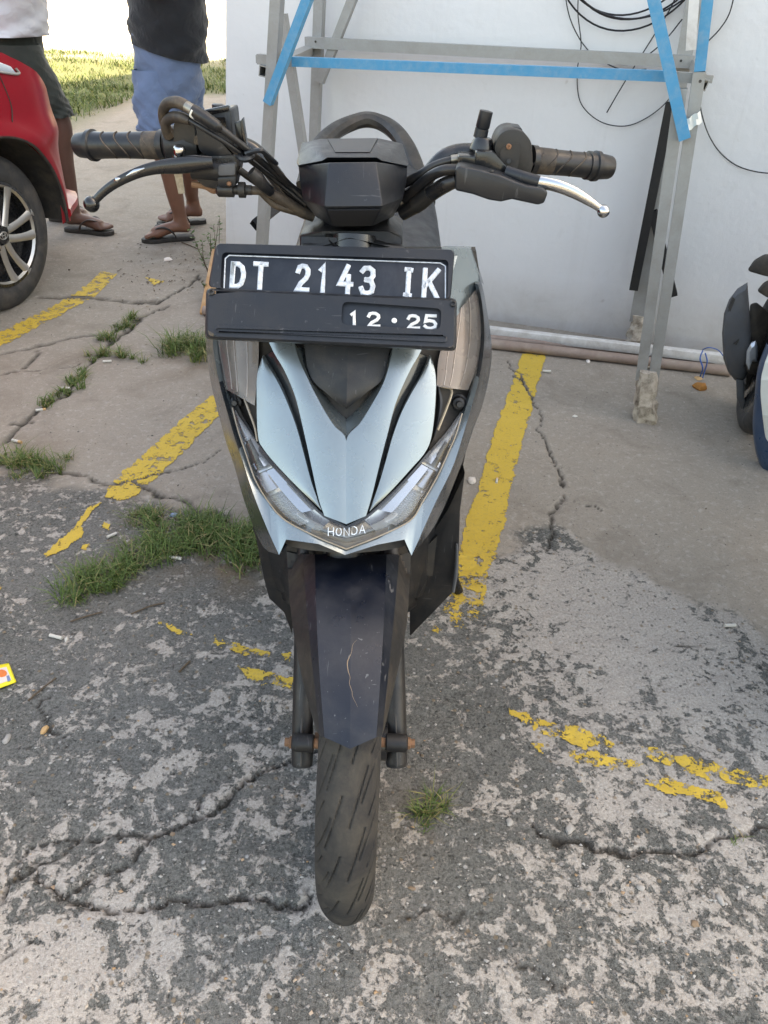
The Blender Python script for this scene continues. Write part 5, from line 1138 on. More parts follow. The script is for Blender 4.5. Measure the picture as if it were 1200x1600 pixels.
def person(label, A, hipL, hipR, kneeL, kneeR, ankL, ankR, fang, shirt_c, head_c, sh_half, skin, toes_n=5, lean=None):
    root = thing('person', tuple((np.array(ankL)+np.array(ankR))/2*np.array([1, 1, 0])), label, 'person')
    hipL, hipR, kneeL, kneeR, ankL, ankR = map(lambda v: np.array(v, float), (hipL, hipR, kneeL, kneeR, ankL, ankR))
    ch = np.array(shirt_c, float); hd = np.array(head_c, float); pel = (hipL+hipR)/2; parts = []
    for h_, k_, a_ in ((hipL, kneeL, ankL), (hipR, kneeR, ankR)):
        parts.append(tube([h_, h_*.6+k_*.4, k_+(h_-k_)*.08, k_], [.085, .078, .058, .055], 16, 14))
        back_ = np.array([-math.cos(fang), -math.sin(fang), 0])
        parts.append(tube([k_+(h_-k_)*.05, k_*.9+a_*.1, k_*.68+a_*.32+back_*.018, k_*.4+a_*.6+back_*.01, a_+np.array([0, 0, .06]), a_+np.array([0, 0, .0])], [.054, .052, .056, .044, .034, .036], 16, 26))
    parts.append(tube([pel-np.array([0, 0, .06]), pel+(ch-pel)*.2, pel+(ch-pel)*.6, ch, ch+(hd-ch)*.35], [.13, .15, .14, .155, .07], 18, 16, flat=(.75, 1.1), up=(math.cos(fang), math.sin(fang), 0)))
    parts.append(tube([ch+(hd-ch)*.25, hd-np.array([0, 0, .06])], [.055, .055], 12, 6))
    parts.append(ball(hd, .095, 18, (.95, .85, 1.25)))
    ff = np.array([math.cos(fang), math.sin(fang), 0]); ss = np.array([-ff[1], ff[0], 0])
    parts.append(tube([hd+ff*.08+np.array([0, 0, .015]), hd+ff*.105+np.array([0, 0, -.02]), hd+ff*.088+np.array([0, 0, -.03])], [.010, .016, .012], 8, 8))
    for g_ in (-1, 1): parts.append(ball(hd+ss*g_*.085-np.array([0, 0, .005]), .028, 10, (.6, .4, 1.1)))
    parts.append(ball(hd+ff*.075-np.array([0, 0, .075]), .03, 10))
    feet = []
    for a_ in (ankL, ankR):
        heel = np.array([a_[0]-math.cos(fang)*.055, a_[1]-math.sin(fang)*.055, 0]); fp, q = foot_parts(heel, fang); parts += fp; feet.append((heel, q))
        for k, (b, L_, r_) in enumerate([(.030, 1.0, .0125), (.010, .99, .0098), (-.007, .955, .0092), (-.022, .905, .0088), (-.035, .85, .0085)]):
            sg = 1 if a_ is ankL else -1
            parts.append(tube([q(.70, b*sg*.9, .016), q(.82, b*sg, .020), q(L_-.05, b*sg*1.05, .014), q(L_, b*sg*1.05, .008)], [r_*1.1, r_, r_*1.02, r_*.8], 9, 10))
    for g_ in (-1, 1):
        s0 = ch+ss*g_*sh_half+np.array([0, 0, .02]); el = s0+ss*g_*.05+np.array([0, 0, -.12])+ff*.15; wr = el-ff*.01+np.array([0, 0, .13])-ss*g_*.20; pm = wr+np.array([0, 0, .05])-ss*g_*.05
        parts.append(tube([ch+ss*g_*.08, s0, s0*.5+el*.5, el, el*.5+wr*.5, wr, pm], [.06, .055, .047, .040, .038, .027, .030], 12, 28))
        for k in range(4):
            b_ = pm+ss*(.030-.019*k)*1.0; parts.append(tube([b_-ff*.015, b_+ff*.03-np.array([0, 0, .004]), b_+ff*.052-np.array([0, 0, .022]), b_+ff*.05-np.array([0, 0, .042])], [.0092, .009, .0085, .0075], 8, 10))
        parts.append(tube([wr+ff*.02-ss*g_*.018, wr+ff*.055-ss*g_*.045, wr+ff*.085-ss*g_*.05-np.array([0, 0, .012])], [.0115, .0105, .009], 8, 8))
    mk('body', remeshed(parts, .0075, 3), MAT[skin], root, angle=180)
    hr = ball(hd+np.array([0, 0, .018])-ff*.012, .101, 20, (.97, .88, 1.18)); hv = hr[0]; keep = [f for f in hr[1] if np.mean([(hv[i]-hd) @ ff for i in f]) < .045 and np.mean([hv[i][2]-hd[2] for i in f]) > -.06 or np.mean([hv[i][2]-hd[2] for i in f]) > .06]
    mk('hair', (hv, keep), MAT['hair'], root)
    for g_ in (-1, 1): mk('eye', ball(hd+ff*.076+ss*g_*.032+np.array([0, 0, .012]), .0095, 10), MAT['hair'], root)
    for (heel, q), sg in zip(feet, (1, -1)):
        L_ = .25; out = [(-.05, .0), (-.03, .026), (.10, .037), (.35, .034), (.55, .038), (.75, .048), (.92, .044), (1.03, .022), (1.06, 0)]
        pl_ = [(a, b) for a, b in out]+[(a, -b*.92) for a, b in out[-2:0:-1]]
        sd_ = mk('sandal', loft([np.array([q(a, b*sg, c-.024+.0) for a, b in pl_]) for c in (.002, .010, .022)]), MAT['sandal'], root, bevel=.002)
        for g2 in (-1, 1):
            mk('strap', tube([q(.86, .004, .012), q(.78, .012*g2, .040), q(.60, .034*g2, .055), q(.42, .041*g2, .028), q(.36, .040*g2, -.004)], [.004, .009, .012, .010, .008], 8, 18, flat=(.35, 1), up=(0, 0, 1)), MAT['sandal' if skin == 'skinA' else 'strapbrown'], sd_)
    return root
def garment(name, rings_, mat, root, fold=.006, seed=0, thick=.004, n=40, m=26, slant=0):
    """cloth tube through (centre, half width, half depth, axis) stations with soft folds"""
    C = catmull([r_[0] for r_ in rings_], m); Wd = lin(np.array([[r_[1], r_[2]] for r_ in rings_]), m); Gd = []
    for i in range(m):
        t = i/(m-1); row = []
        for j in range(n+1):
            a_ = 2*np.pi*j/n; w1, w2 = Wd[i]
            fo = fold*(math.sin(5*a_+3*t*6+seed)+.7*math.sin(9*a_-7*t*5+seed*2)+.9*math.sin(3*a_+16*t+seed))*(.35+.8*t)
            e1, e2 = rings_[0][3]
            row.append(C[i]+e1*(w1+fo)*math.cos(a_)+e2*(w2+fo)*math.sin(a_))
        Gd.append(row)
    Gd = np.array(Gd); Gd[..., 2] -= slant*np.linspace(0, 1, m)[:, None]**2*(Gd[..., 0]-C[:, None, 0])/.2; V, F = grid(Gd); Gi = Gd.copy(); Gi = C[:, None, :]+(Gd-C[:, None, :])*(1-thick/.1); V2, F2 = grid(Gi); k = len(V); n1_ = n+1
    F = F+[[i+k for i in f[::-1]] for f in F2]
    last = (m-1)*n1_
    for j in range(n): F.append([last+j, last+j+1, last+j+1+k, last+j+k])
    return mk(name, (np.concatenate([V, V2]), F), MAT[mat], root, angle=80)
ez = np.array([0, 0, 1.0])
# the man in the black shirt and blue shorts, toes towards the left and the viewer
fa = R(205); eA = (np.array([math.cos(fa), math.sin(fa), 0]), np.array([-math.sin(fa), math.cos(fa), 0]))
aL = U(282, 352, Z=.075); aR = U(302, 328, Z=.075)
YA = aL[1]
hipN = U(243, 120, Y=YA+.03); hipF = U(285, 118, Y=YA+.22); kN = U(250, 222, Y=YA-.03); kF = U(282, 222, Y=YA+.16)
A_ = person('man in black shirt, blue denim shorts and black flip-flops', None, hipN, hipF, kN, kF, aL, aR, fa, U(262, -60, Y=YA+.12), U(258, -190, Y=YA+.10), .19, 'skinA')
pelA = (hipN+hipF)/2
for h_, k_, sd_ in ((hipN, kN, 1.0), (hipF, kF, 2.3)):
    garment('shorts_leg', [(h_+ez*.03, .10, .09, eA), (h_*.7+k_*.3, .112, .103, eA), (h_*.3+k_*.7, .100, .095, eA), (k_+ez*.035, .093, .09, eA)], 'denim', A_, .0075, sd_)
garment('shorts', [(pelA+ez*.20, .15, .19, eA), (pelA+ez*.08, .155, .20, eA), (pelA-ez*.03, .15, .195, eA), (pelA-ez*.13, .118, .165, eA)], 'denim', A_, .006, .4, m=18)
garment('shirt', [(U(262, -75, Y=YA+.12), .15, .20, eA), (U(261, -20, Y=YA+.12), .175, .225, eA), (U(262, 35, Y=YA+.125), .178, .225, eA), (U(264, 80, Y=YA+.13), .172, .215, eA)], 'blackshirt', A_, .005, 1.7, slant=.045)
for g_ in (-1, 1):
    s0 = U(262, -60, Y=YA+.12)+eA[1]*g_*.19; garment('sleeve', [(s0, .075, .075, eA), (s0+eA[0]*.09-ez*.02, .072, .07, eA), (s0+eA[0]*.17-ez*.04, .07, .066, eA)], 'blackshirt', A_, .003, g_, m=12)
# the man leaning at the car
fb_ = R(-8); eB = (np.array([math.cos(fb_), math.sin(fb_), 0]), np.array([-math.sin(fb_), math.cos(fb_), 0]))
bL = U(117, 340, Z=.075); bR = bL+np.array([-.16, .20, 0]); YB = bL[1]
h1 = U(30, 95, Y=YB+.02); h2 = U(5, 95, Y=YB+.20); k1 = U(94, 186, Y=YB); k2 = U(70, 186, Y=YB+.2)
B_ = person('man in white shirt and dark olive shorts standing beside the red car', None, h1, h2, k1, k2, bL, bR, fb_, U(5, -75, Y=YB+.1), U(8, -205, Y=YB+.1), .19, 'skinB')
for h_, k_, sd_ in ((h1, k1, .3), (h2, k2, 1.9)):
    garment('shorts_leg', [(h_+ez*.07-eB[0]*.02, .125, .11, eB), (h_*.7+k_*.3, .118, .11, eB), (h_*.3+k_*.7, .092, .095, eB), (k_+(h_-k_)*.06, .078, .085, eB)], 'olive', B_, .005, sd_)
pB = (h1+h2)/2; garment('shorts', [(pB+ez*.16, .15, .19, eB), (pB+ez*.06, .155, .19, eB), (pB-ez*.08, .13, .17, eB)], 'olive', B_, .003, .4, m=14)
garment('shirt', [(U(4, -90, Y=YB+.1), .15, .20, eB), (U(8, -30, Y=YB+.1), .165, .21, eB), (U(12, 20, Y=YB+.1), .168, .21, eB), (U(14, 54, Y=YB+.1), .172, .215, eB)], 'whiteshirt', B_, .005, .7)
for g_ in (-1, 1):
    s0 = U(5, -75, Y=YB+.1)+eB[1]*g_*.19; garment('sleeve', [(s0, .075, .075, eB), (s0+eB[0]*.09-ez*.02, .072, .07, eB), (s0+eB[0]*.17-ez*.04, .07, .066, eB)], 'whiteshirt', B_, .003, g_, m=12)

# ------------------------------------------------------------------ second scooter at the right, nose to the wall
c2_ = U(1158, 676, Z=0)
sc2 = thing('scooter', (c2_[0], c2_[1], 0), 'navy and white scooter with grey leg shield parked nose to the wall', 'scooter')
D2 = HD; S2 = np.array([HD[1], -HD[0], 0])                          # forward (to the wall) and its right-hand side
wc2 = np.array([c2_[0], c2_[1], .235])+D2*.05+S2*.02
def Q2(f, s, z): return np.array([wc2[0], wc2[1], 0])+D2*f+S2*s+ez*z
w2 = mk('wheel', revolve(wc2-S2*.03, wc2+S2, [(0, .16), (0, .17), (.03, .163), (.06, .17), (.06, .16)], 36), MAT['rimdark'], sc2)
def torus(c, axis, Rr, r_, n=64, m=14, sq_=1.0):
    a1 = D2; a2 = ez; G_ = []
    for u in np.linspace(0, 2*np.pi, n, endpoint=False): G_.append([c+(a1*math.cos(u)+a2*math.sin(u))*(Rr+r_*math.cos(v))+axis*r_*sq_*math.sin(v) for v in np.linspace(0, 2*np.pi, m+1)])
    return grid(np.array(G_), closed_u=True)
mk('tyre', torus(wc2, S2, .195, .04), MAT['tyre'], w2, angle=60)
w3 = mk('wheel', revolve(wc2-D2*1.22+S2*.08, wc2-D2*1.22+S2, [(0, .16), (0, .17), (.03, .163), (.06, .17), (.06, .16)], 36), MAT['rimdark'], sc2)
mk('tyre', torus(wc2-D2*1.22+S2*.11, S2, .195, .042), MAT['tyre'], w3, angle=60)
Y2 = c2_[1]+.06
ls = [(1130,560),(1128,520),(1131,490),(1139,468),(1152,451),(1168,441),(1170,470),(1174,520),(1172,560),(1165,590),(1158,598),(1148,594),(1137,580)]
mk('leg_shield', loft([np.array([U(x, y, Y=Y2+dy) for x, y in [(1149+(x-1149)*k, 525+(y-525)*k) for x, y in ls]]) for dy, k in ((.03, 1.0), (.0, .97), (-.012, .86), (-.014, .5))]), MAT['greyplastic'], sc2, angle=50)
for q in ([(1139,482),(1146,465),(1149,468),(1141,487)], [(1146,537),(1155,530),(1151,539)]):
    mk('slot', ppx(q, Y2-.017, .01), MAT['socket'], sc2)
mk('inner_shield', loft([np.array([U(x, y, Y=Y2+dy) for x, y in [(1172,475),(1182,472),(1194,482),(1215,500),(1230,600),(1200,620),(1165,600)]]) for dy in (.02, .10)]), MAT['plasticbrown'], sc2, bevel=.006)
mk('indicator', loft([np.array([U(1177+(x-1177)*k, 555+(y-555)*k, Y=Y2-.05+dy) for x, y in [(1165,568),(1166,548),(1173,535),(1181,531),(1184,540),(1184,566),(1176,566),(1170,580)]]) for dy, k in ((.04, 1), (.0, .95), (-.012, .6))]), MAT['lampclear'], sc2, bevel=.002)
mk('indicator_base', ppx([(1172,568),(1186,566),(1186,582),(1174,586),(1167,580)], Y2-.045, .04), MAT['plasticbrown'], sc2, bevel=.003)
mk('fork_cover', loft([np.array([U(x, y, Y=Y2-.01+dy) for x, y in [(1150,592),(1163,594),(1163,622),(1171,642),(1182,655),(1172,658),(1158,640),(1151,622)]]) for dy in (0, .03)]), MAT['greyplastic'], sc2, bevel=.005)
mk('lower_cover', ppx([(1163,600),(1200,590),(1215,690),(1190,668),(1172,640)], Y2+.03, .1), MAT['plastic2'], sc2, bevel=.005)
mk('hand_guard', ppx(rounded([(1169,424),(1180,408),(1197,398),(1230,402),(1222,436),(1196,432)], 4, 3), Y2-.05, .012), MAT['plasticbrown'], sc2, bevel=.003)
mk('hand_guard', ppx(rounded([(1184,456),(1196,442),(1225,430),(1228,470),(1200,466)], 4, 3), Y2-.06, .012), MAT['plasticbrown'], sc2, bevel=.003)
mk('steering_column', tube([Q2(.0, .02, .24), Q2(.05, .06, .50), Q2(.06, .10, .80), Q2(.04, .11, .96)], [.022, .03, .03, .026], 12, 16), MAT['plastic2'], sc2)
mk('shield_core', loft([np.array([Q2(f, s_, z) for f, s_ in ((.03, .02), (.03, .24), (.09, .22), (.10, .12), (.09, .04))]) for z in (.27, .45, .70, .80)]), MAT['greyplastic'], sc2, bevel=.01)
mk('handlebar', tube([Q2(-.03, -.14, .94), Q2(.03, .02, .96), Q2(.04, .11, .965), Q2(.03, .22, .96), Q2(-.03, .38, .94)], .012, 10, 20), MAT['blackgloss'], sc2)
mk('instrument_cowl', ball(Q2(.06, .11, .98), .07, 14, (1.1, .8, .8)), MAT['navy'], sc2)
for gx_, gy_ in ((1200, 418), (1212, 452)):
    mk('guard_arm', tube([U(gx_, gy_, Y=Y2-.045), Q2(.03, .08, .88), Q2(.045, .10, .90)], .008, 8, 12), MAT['plastic2'], sc2)
sd2 = U(1184, 660, Y=Y2-.30)
rows = []
for t in np.linspace(0, 1, 26):
    e = catmull([(1204,545),(1190,585),(1184,640),(1182,680),(1188,720),(1204,760),(1228,800)], 26)[int(t*25)]
    p = U(e[0], e[1], Y=Y2-.20-.12*t)
    rows.append([p+np.array([0, .03, 0]), p, p+np.array([.03, -.03, 0]), p+np.array([.09, -.055, 0]), p+np.array([.2, -.06, 0])])
bp = mk('body_panel', slab(np.array(rows), (.004, .012, 0)), MAT['navy'], sc2, angle=60)
dr = []
for t in np.linspace(0, 1, 18):
    e = catmull([(1203,548),(1192,580),(1189,610),(1191,640),(1196,680),(1200,690)], 18)[int(t*17)]
    w_ = 30*(1-t)**.7+1; dr.append([U(e[0]+w_*k, e[1], Y=Y2-.262-.08*t-.02*k) for k in (0, .5, 1)])
mk('white_decal', slab(np.array(dr), (0, .004, 0)), MAT['decal'], bp)
mk('seat', tube([Q2(-.55, .12, .70), Q2(-.8, .12, .76), Q2(-1.2, .12, .80), Q2(-1.4, .12, .82)], [.07, .13, .13, .06], 14, 16, flat=(.5, 1), up=(0, 0, 1)), MAT['seat'], sc2)
mk('rear_body', tube([Q2(-.40, .12, .36), Q2(-.55, .12, .46), Q2(-.85, .12, .58), Q2(-1.2, .12, .64), Q2(-1.5, .12, .72)], [.09, .14, .15, .13, .05], 14, 16, flat=(1, .9), up=(0, 0, 1)), MAT['navy'], sc2)
mk('swing_arm', beam(Q2(-.75, .17, .36), Q2(-1.24, .17, .24), .10, .16, (0, 0, 1)), MAT['plastic2'], sc2, bevel=.02)
mk('floorboard', beam(Q2(.06, .13, .30), Q2(-.55, .13, .31), .22, .08, (0, 0, 1)), MAT['plastic2'], sc2, bevel=.01)

# ------------------------------------------------------------------ vegetation
def blades(name, spots, hmin, hmax, wd, mat, lean=.6, label=None, dry=.25, seed=0):
    if mat == 'grass': hmin *= .75; hmax *= .78; wd *= 1.25; lean *= 1.35
    rs_ = np.random.RandomState(seed); V = []; F = []; Tn = []
    for (x, y, z, sc_) in spots:
        a_ = rs_.uniform(0, 6.28); h_ = rs_.uniform(hmin, hmax)*sc_; l_ = h_*rs_.uniform(.2, 1.0)*lean*1.4; d = np.array([math.cos(a_), math.sin(a_), 0]); s_ = np.array([-d[1], d[0], 0])*wd*rs_.uniform(.6, 1.2)
        p = np.array([x, y, z-.003]); k = len(V)
        V += [p-s_, p+s_, p+d*l_*.35+ez*h_*.62-s_*.8, p+d*l_*.35+ez*h_*.62+s_*.8, p+d*l_*1.0+ez*h_*rs_.uniform(.75, 1.0)]
        F += [[k, k+1, k+3, k+2], [k+2, k+3, k+4]]
        tv = rs_.uniform(0, .7) if rs_.rand() > dry else rs_.uniform(.75, 1); Tn += [tv]*5
    me_ = bpy.data.meshes.new(name); me_.from_pydata([tuple(v) for v in V], [], F); me_.materials.append(MAT[mat])
    at = me_.attributes.new('tint', 'FLOAT', 'POINT'); at.data.foreach_set('value', np.array(Tn, np.float32))
    o = bpy.data.objects.new(name, me_); COL.objects.link(o); tag(o, label, 'grass', None, 'stuff'); return o
def spots_px(path, spread, n, seed=0, sc_=1.0):
    rs_ = np.random.RandomState(seed); P = np.array([U(x, y, Z=0)[:2] for x, y in path]); out = []
    Q = lin(P, 200) if len(P) > 1 else np.repeat(P, 200, 0)
    cl_ = [(Q[rs_.randint(0, 200)]+rs_.normal(0, spread, 2)*.8, rs_.uniform(.5, 1.25)) for _ in range(max(4, n//28))]
    while len(out) < n:
        c, s_ = cl_[rs_.randint(len(cl_))]; p = c+rs_.normal(0, spread*.33, 2); out.append((p[0], p[1], gz(p[0], p[1]), s_*sc_))
    return out
blades('grass', spots_px([(105,940),(150,915),(190,890),(235,860),(275,845)], .035, 1500, 1), .025, .065, .0011, 'grass', 1.0, 'low green grass growing along the broken slab edge', .15, 1)
blades('grass', spots_px([(275,838),(320,832),(360,845),(398,852),(390,870)], .045, 2000, 2), .03, .075, .0012, 'grass', 1.0, 'dense green grass patch beside the scooter front', .18, 2)
blades('grass', spots_px([(190,800),(230,805),(270,815)], .03, 420, 3), .02, .05, .001, 'grass', 1.0, 'thin grass at the end of the yellow line', .3, 3)
blades('grass', spots_px([(-10,730),(30,722),(80,738)], .03, 700, 4), .025, .06, .0012, 'grass', 1.0, 'grass tuft at the far end of the long grassy crack', .3, 4)
blades('grass', spots_px([(60,636),(85,625),(105,612),(122,590),(145,563)], .022, 560, 5), .02, .05, .0013, 'grass', 1.0, 'short grass in the long slab crack', .25, 5)
blades('grass', spots_px([(150,560),(180,557),(215,562)], .018, 320, 6), .02, .05, .0013, 'grass', 1.0, 'short grass in the side crack', .3, 6)
blades('grass', spots_px([(170,532),(190,515),(212,500)], .025, 420, 7), .025, .06, .0014, 'grass', 1.0, 'short grass where two cracks meet', .25, 7)
blades('grass', spots_px([(282,540),(300,545),(315,560)], .05, 900, 8), .03, .09, .0014, 'grass', 1.0, 'grass tuft beside the white wall corner', .3, 8)
blades('grass', spots_px([(612,1278),(640,1275),(668,1268),(690,1262)], .014, 190, 9), .018, .048, .0008, 'grass', 1.0, 'small sparse grass tuft beside the front tyre', .35, 9)
blades('grass', spots_px([(1148,1312),(1160,1308)], .008, 24, 10), .01, .025, .0007, 'grass', 1.0, 'few grass blades in the crack', .4, 10)
rs = np.random.RandomState(12); fs = []
for _ in range(90000):
    y = rs.uniform(6.9, 14.6); x = rs.uniform(-8.5, -1.0)
    if (y > 10.5 and rs.rand() > .6): continue
    fs.append((x, y))
fs = np.array(fs); vv = vergef(fs[:, 0], fs[:, 1]); kk = fbm(fs[:, 0]*1.8, fs[:, 1]*1.8, 3); keep = (vv > .3) & (np.random.RandomState(2).rand(len(fs)) < np.clip((kk-.28)*2.4, .08, 1))
near_ = np.clip((11-fs[:, 1])/3, 0, 1)
fs = [(x, y, 0, .35+.55*k+.5*n_*k) for x, y, k, n_ in zip(fs[keep, 0], fs[keep, 1], kk[keep], near_[keep])]
blades('grass', fs, .03, .13, .0045, 'fieldgrass', 1.5, 'unmown grass verge behind the two men', .12, 11)
def weed(name, px, py, Y, hpx, label, seed, n=7):
    rs_ = np.random.RandomState(seed); b_ = U(px, py, Y=Y); b_[2] = 0; k = mpp(b_); root = thing(name, tuple(b_), label, 'plant')
    LV = []; LF = []; LT = []
    for i in range(n):
        tip = b_+np.array([rs_.uniform(-.09, .09), rs_.uniform(-.06, .06), hpx*k*rs_.uniform(.55, 1.05)]); m_ = (b_+tip)/2+np.array([rs_.uniform(-.02, .02), 0, 0]); P = catmull([b_+rs_.uniform(-.01, .01, 3)*[1, 1, 0], m_, tip], 12)
        mk('stem', tube(P, np.linspace(.0022, .0008, 12), 5), MAT['twig'], root)
        for q in P[3:]:
            for _ in range(3):
                a_ = rs_.uniform(0, 6.28); d = np.array([math.cos(a_), math.sin(a_), rs_.uniform(-.2, .6)]); s_ = np.array([-d[1], d[0], rs_.uniform(-.3, .3)]); l_ = rs_.uniform(.012, .026); kk = len(LV)
                LV += [q, q+d*l_*.5+s_*l_*.28, q+d*l_, q+d*l_*.5-s_*l_*.28]; LF.append([kk, kk+1, kk+2, kk+3]); LT += [rs_.uniform(0, .85)]*4
    o = mk('leaves', (np.array(LV), LF), None, root, flat=True); o.data.materials.append(MAT['leaf']); o['kind'] = 'stuff'
    at = o.data.attributes.new('tint', 'FLOAT', 'POINT'); at.data.foreach_set('value', np.resize(np.array(LT, np.float32), len(o.data.vertices)))
    return root
wl_ = U(330, 435, Z=0)
weed('weed', 330, 435, wl_[1], 95, 'small leafy weed growing at the corner of the white wall', 3)
weed('weed', 345, 470, U(345, 470, Z=0)[1], 30, 'tiny weed sprouting beside the wooden plank', 5, 4)
weed('weed', 418, 410, W(418, 410)[1]-.06, 26, 'tiny weed behind the frame post beside the instrument cowl', 6, 4)

# ------------------------------------------------------------------ litter and loose bits
def butt(px, py, ang, label, L_=.028, r_=.0038, filt=True):
    p = G(px, py); d = np.array([math.cos(ang), math.sin(ang), 0]); p[2] += r_+.001
    o = thing('cigarette_butt', tuple(p-ez*r_), label, 'cigarette butt')
    mk('paper_tube', tube([p-d*L_/2, p, p+d*L_*.2], [r_, r_*.95, r_], 10), MAT['butt'], o)
    mk('filter_tip', tube([p+d*L_*.2, p+d*L_*.5], [r_*1.02, r_], 10), MAT['filter' if filt else 'butt'], o)
butt(776, 752, R(80), 'cigarette butt lying on the yellow line beside the scooter', .026)
butt(1140, 979, R(5), 'white cigarette butt in a dark pit of the pale concrete', .026, .0042, False)
butt(88, 997, R(-15), 'white cigarette butt beside a torn paper end', .030, .004, False)
butt(168, 567, R(15), 'cigarette butt beside the grass in the side crack', .03, .0045, False)
butt(103, 608, R(0), 'cigarette butt beside the long grassy crack', .03, .0045, False)
butt(64, 641, R(20), 'cigarette butt at the lower end of the grassy crack', .03, .0045)
butt(27, 692, R(-20), 'cigarette butt with brown tip beside the crack', .034, .0045)
butt(275, 874, R(-10), 'white cigarette butt below the dense grass patch', .03, .0042, False)
butt(168, 911, R(35), 'white cigarette butt in the grass along the slab edge', .03, .0042, False)
butt(175, 838, R(45), 'white cigarette butt above the grass by the yellow fragment', .026, .004, False)
butt(854, 582, R(0), 'pale cigarette butt beside the front pipe', .03, .005, False)
def chip(name, px, py, size, mat, label, cat, seed, flat_=.25, group=None):
    rs_ = np.random.RandomState(seed); p = G(px, py); n = 9; an = np.linspace(0, 2*np.pi, n, endpoint=False); r_ = size*(1+rs_.uniform(-.35, .35, n)); st = rs_.uniform(.6, 1.3)
    rings = [np.stack([p[0]+r_*k*np.cos(an)*st, p[1]+r_*k*np.sin(an)/st, np.full(n, p[2]+h_*size*flat_)+rs_.uniform(-.1, .1, n)*size*flat_], 1) for k, h_ in ((.75, -.2), (1, .35), (.8, .9), (.35, 1.15))]
    o = mk(name, loft(rings), MAT[mat], None, org=tuple(p), angle=45); tag(o, label, cat, group); return o
chip('paper_scrap', 736, 753, .016, 'paper', 'crumpled pinkish paper scrap beside the scooter flank', 'paper', 1, .8)
chip('paper_scrap', 104, 999, .006, 'butt', 'tiny torn white paper end beside a cigarette butt', 'paper', 2, .6)
chip('paper_scrap', 272, 808, .010, 'printblue', 'bluish plastic scrap in the grass', 'plastic scrap', 3, .5)
chip('paper_scrap', 262, 407, .022, 'printpale', 'pale blue paper scrap on the ground behind the plate', 'paper', 4, .4)
chip('paper_scrap', 919, 565, .012, 'paper', 'pale paper scrap lying by the front pipe', 'paper', 5, .5)
chip('paper_scrap', 898, 650, .009, 'butt', 'small pale scrap on the bare concrete bay', 'paper', 6, .4)
chip('husk', 1095, 608, .026, 'husk', 'orange brown rotten husk near the second scooter wheel', 'husk', 7, .7)
chip('leaf_litter', 1090, 592, .016, 'filter', 'small dry orange leaf by the blue twine', 'leaf', 8, .25)
chip('wood_chip', 70, 1143, .010, 'filter', 'small tan wood chip on the rough concrete', 'wood chip', 9, .6)
for i, (px_, py_, s_, m_, lb) in enumerate([(10,1156,.011,'paper','pale pebble beside the tan wood chip'), (55,1362,.005,'butt','white pebble in the crack corner'), (270,1306,.006,'filter','orange pebble beside the crack'), (785,1152,.008,'paper','pale pebble near the worn yellow edge'), (890,1296,.012,'mortar','brownish pebble above the long crack'), (795,1285,.010,'butt','white pebble between the tyre tuft and the long crack'), (1125,1408,.010,'printpale','pale grey pebble below the long crack'), (1085,1446,.008,'filter','brown pebble on the dark concrete'), (643,1389,.006,'filter','tan pebble near the tyre'), (1000,1387,.008,'butt','round white pebble under the crack')]):
    chip('pebble', px_, py_, s_*.75, 'stone' if m_ != 'filter' else 'stonebrown', lb, 'pebble', 20+i, .7)
sa = thing('sachet', tuple(G(2, 1058)), 'bright yellow printed sachet lying on the grey concrete', 'sachet')
sp_ = [(-42,1046),(14,1036),(26,1066),(-30,1086)]
def sq_(l, z): return np.array([U(x, y, Z=gz(U(2, 1058, Z=0)[0], U(2, 1058, Z=0)[1])+z) for x, y in l])
mk('wrapper', loft([sq_(sp_, .002), sq_([(x*.99, y) for x, y in sp_], .006), sq_([(x*.9, 1059+(y-1059)*.85) for x, y in sp_], .0085)]), MAT['sachet'], sa, bevel=.001)
mk('printed_panel', loft([sq_([(-30,1050),(10,1042),(18,1062),(-22,1076)], z) for z in (.0084, .0092)]), MAT['printpale'], sa)
mk('printed_fruit', loft([sq_([(2+9*math.cos(a_), 1052+6*math.sin(a_)) for a_ in np.linspace(0, 6.28, 14)[:-1]], z) for z in (.0091, .0098)]), MAT['printred'], sa)
mk('printed_block', loft([sq_([(10,1056),(14,1055),(17,1063),(12,1065)], z) for z in (.0091, .0098)]), MAT['printblue'], sa)
def twig(pxs, r_, label):
    P = [G(x, y)+ez*(r_+.002) for x, y in pxs]; o = mk('twig', tube(P, r_, 6, 14), MAT['twig'], None, org=tuple(P[0])); tag(o, label, 'twig')
twig([(45,1097),(66,1078),(88,1062)], .0018, 'grey dry twig beside the yellow sachet')
twig([(110,972),(130,966),(160,958)], .0018, 'brown dry twig under the grass strip')
twig([(205,962),(235,950),(258,944)], .0018, 'brown dry stalk below the grassy slab edge')
twig([(284,380),(300,386),(312,392)], .003, 'thin dry twig lying near the wall corner')
twig([(280,1052),(290,1042),(297,1035)], .0022, 'dark bent twig near broken yellow paint beside the scooter fork')
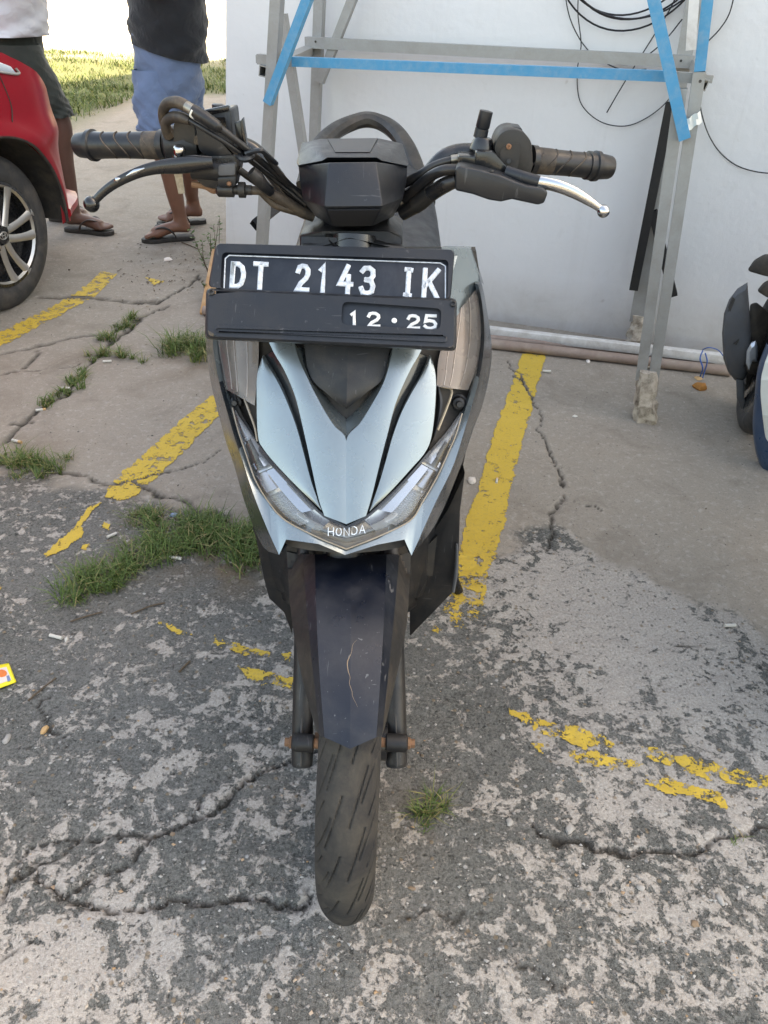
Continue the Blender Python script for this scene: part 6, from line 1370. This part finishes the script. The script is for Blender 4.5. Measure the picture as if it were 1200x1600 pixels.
# dry leaf bits and dirt crumbs near the wall corner
rs = np.random.RandomState(21); V = []; F = []
for _ in range(420):
    px_, py_ = (rs.normal(270, 55), rs.normal(425, 32)) if rs.rand() < .5 else (rs.uniform(20, 330), rs.uniform(380, 800)) if rs.rand() < .6 else (rs.uniform(780, 1180), rs.uniform(580, 860))
    p = U(px_, py_, Z=0); s_ = rs.uniform(.003, .011)*(1 if py_ < 500 else .5); a0 = rs.uniform(0, 6.28); z = gz(p[0], p[1])+.002; k = len(V)
    d = np.array([math.cos(a0), math.sin(a0), 0]); e = np.array([-d[1], d[0], 0])
    V += [tuple(p+ez*z-d*s_), tuple(p+ez*(z+s_*.3)+e*s_*rs.uniform(.2, .6)), tuple(p+ez*(z+s_*.2)+d*s_), tuple(p+ez*(z+s_*.35)-e*s_*rs.uniform(.2, .6)), tuple(p+ez*(z+s_*.55))]; F += [[k, k+1, k+4], [k+1, k+2, k+4], [k+2, k+3, k+4], [k+3, k, k+4]]
m_, t_, b_, _o = newmat('leaf crumbs'); gi = N(t_, 'ShaderNodeNewGeometry'); L(t_, ramp(t_, gi.outputs['Random Per Island'], [(0, (.03, .022, .016)), (.55, (.12, .08, .05)), (.8, (.28, .22, .16)), (1, (.5, .47, .42))]), b_.inputs['Base Color']); b_.inputs['Roughness'].default_value = .9
me_ = bpy.data.meshes.new('leaf_crumbs'); me_.from_pydata(V, [], F); me_.materials.append(m_); o = bpy.data.objects.new('leaf_crumbs', me_); COL.objects.link(o); tag(o, 'dry leaf crumbs scattered on the paving', 'debris', None, 'stuff')
# loose grit
rs = np.random.RandomState(9); V = []; F = []
for _ in range(5200):
    px_ = rs.uniform(-40, 1240); py_ = 480+1140*rs.rand()**.8; p = U(px_, py_, Z=0)
    if zonef(np.array([p[0]]), np.array([p[1]]))[0] < .3 and rs.rand() > .22: continue
    s_ = .0011+.0022*rs.rand()**3; z = gz(p[0], p[1]); k = len(V)
    q = rs.uniform(-.5, .5, (6, 3))*s_*.8; bs = np.array([[1, 0, 0], [-1, 0, 0], [0, 1, 0], [0, -1, 0], [0, 0, 1], [0, 0, -1]])*s_+q
    V += [tuple(np.array([p[0], p[1], z+s_*.3])+b_*[1.2, 1, .7]) for b_ in bs]; F += [[k+a, k+b, k+c] for a, b, c in ((0,2,4),(2,1,4),(1,3,4),(3,0,4),(2,0,5),(1,2,5),(3,1,5),(0,3,5))]
m_, t_, b_, _o = newmat('loose grit'); gi = N(t_, 'ShaderNodeNewGeometry'); L(t_, ramp(t_, gi.outputs['Random Per Island'], [(0, (.07, .065, .06)), (.5, (.25, .23, .21)), (.9, (.45, .43, .40)), (1, (.40, .24, .12))]), b_.inputs['Base Color']); b_.inputs['Roughness'].default_value = .85
me_ = bpy.data.meshes.new('grit'); me_.from_pydata(V, [], F); me_.materials.append(m_); o = bpy.data.objects.new('grit', me_); COL.objects.link(o); tag(o, 'loose grit scattered over the rough concrete', 'grit', None, 'stuff')
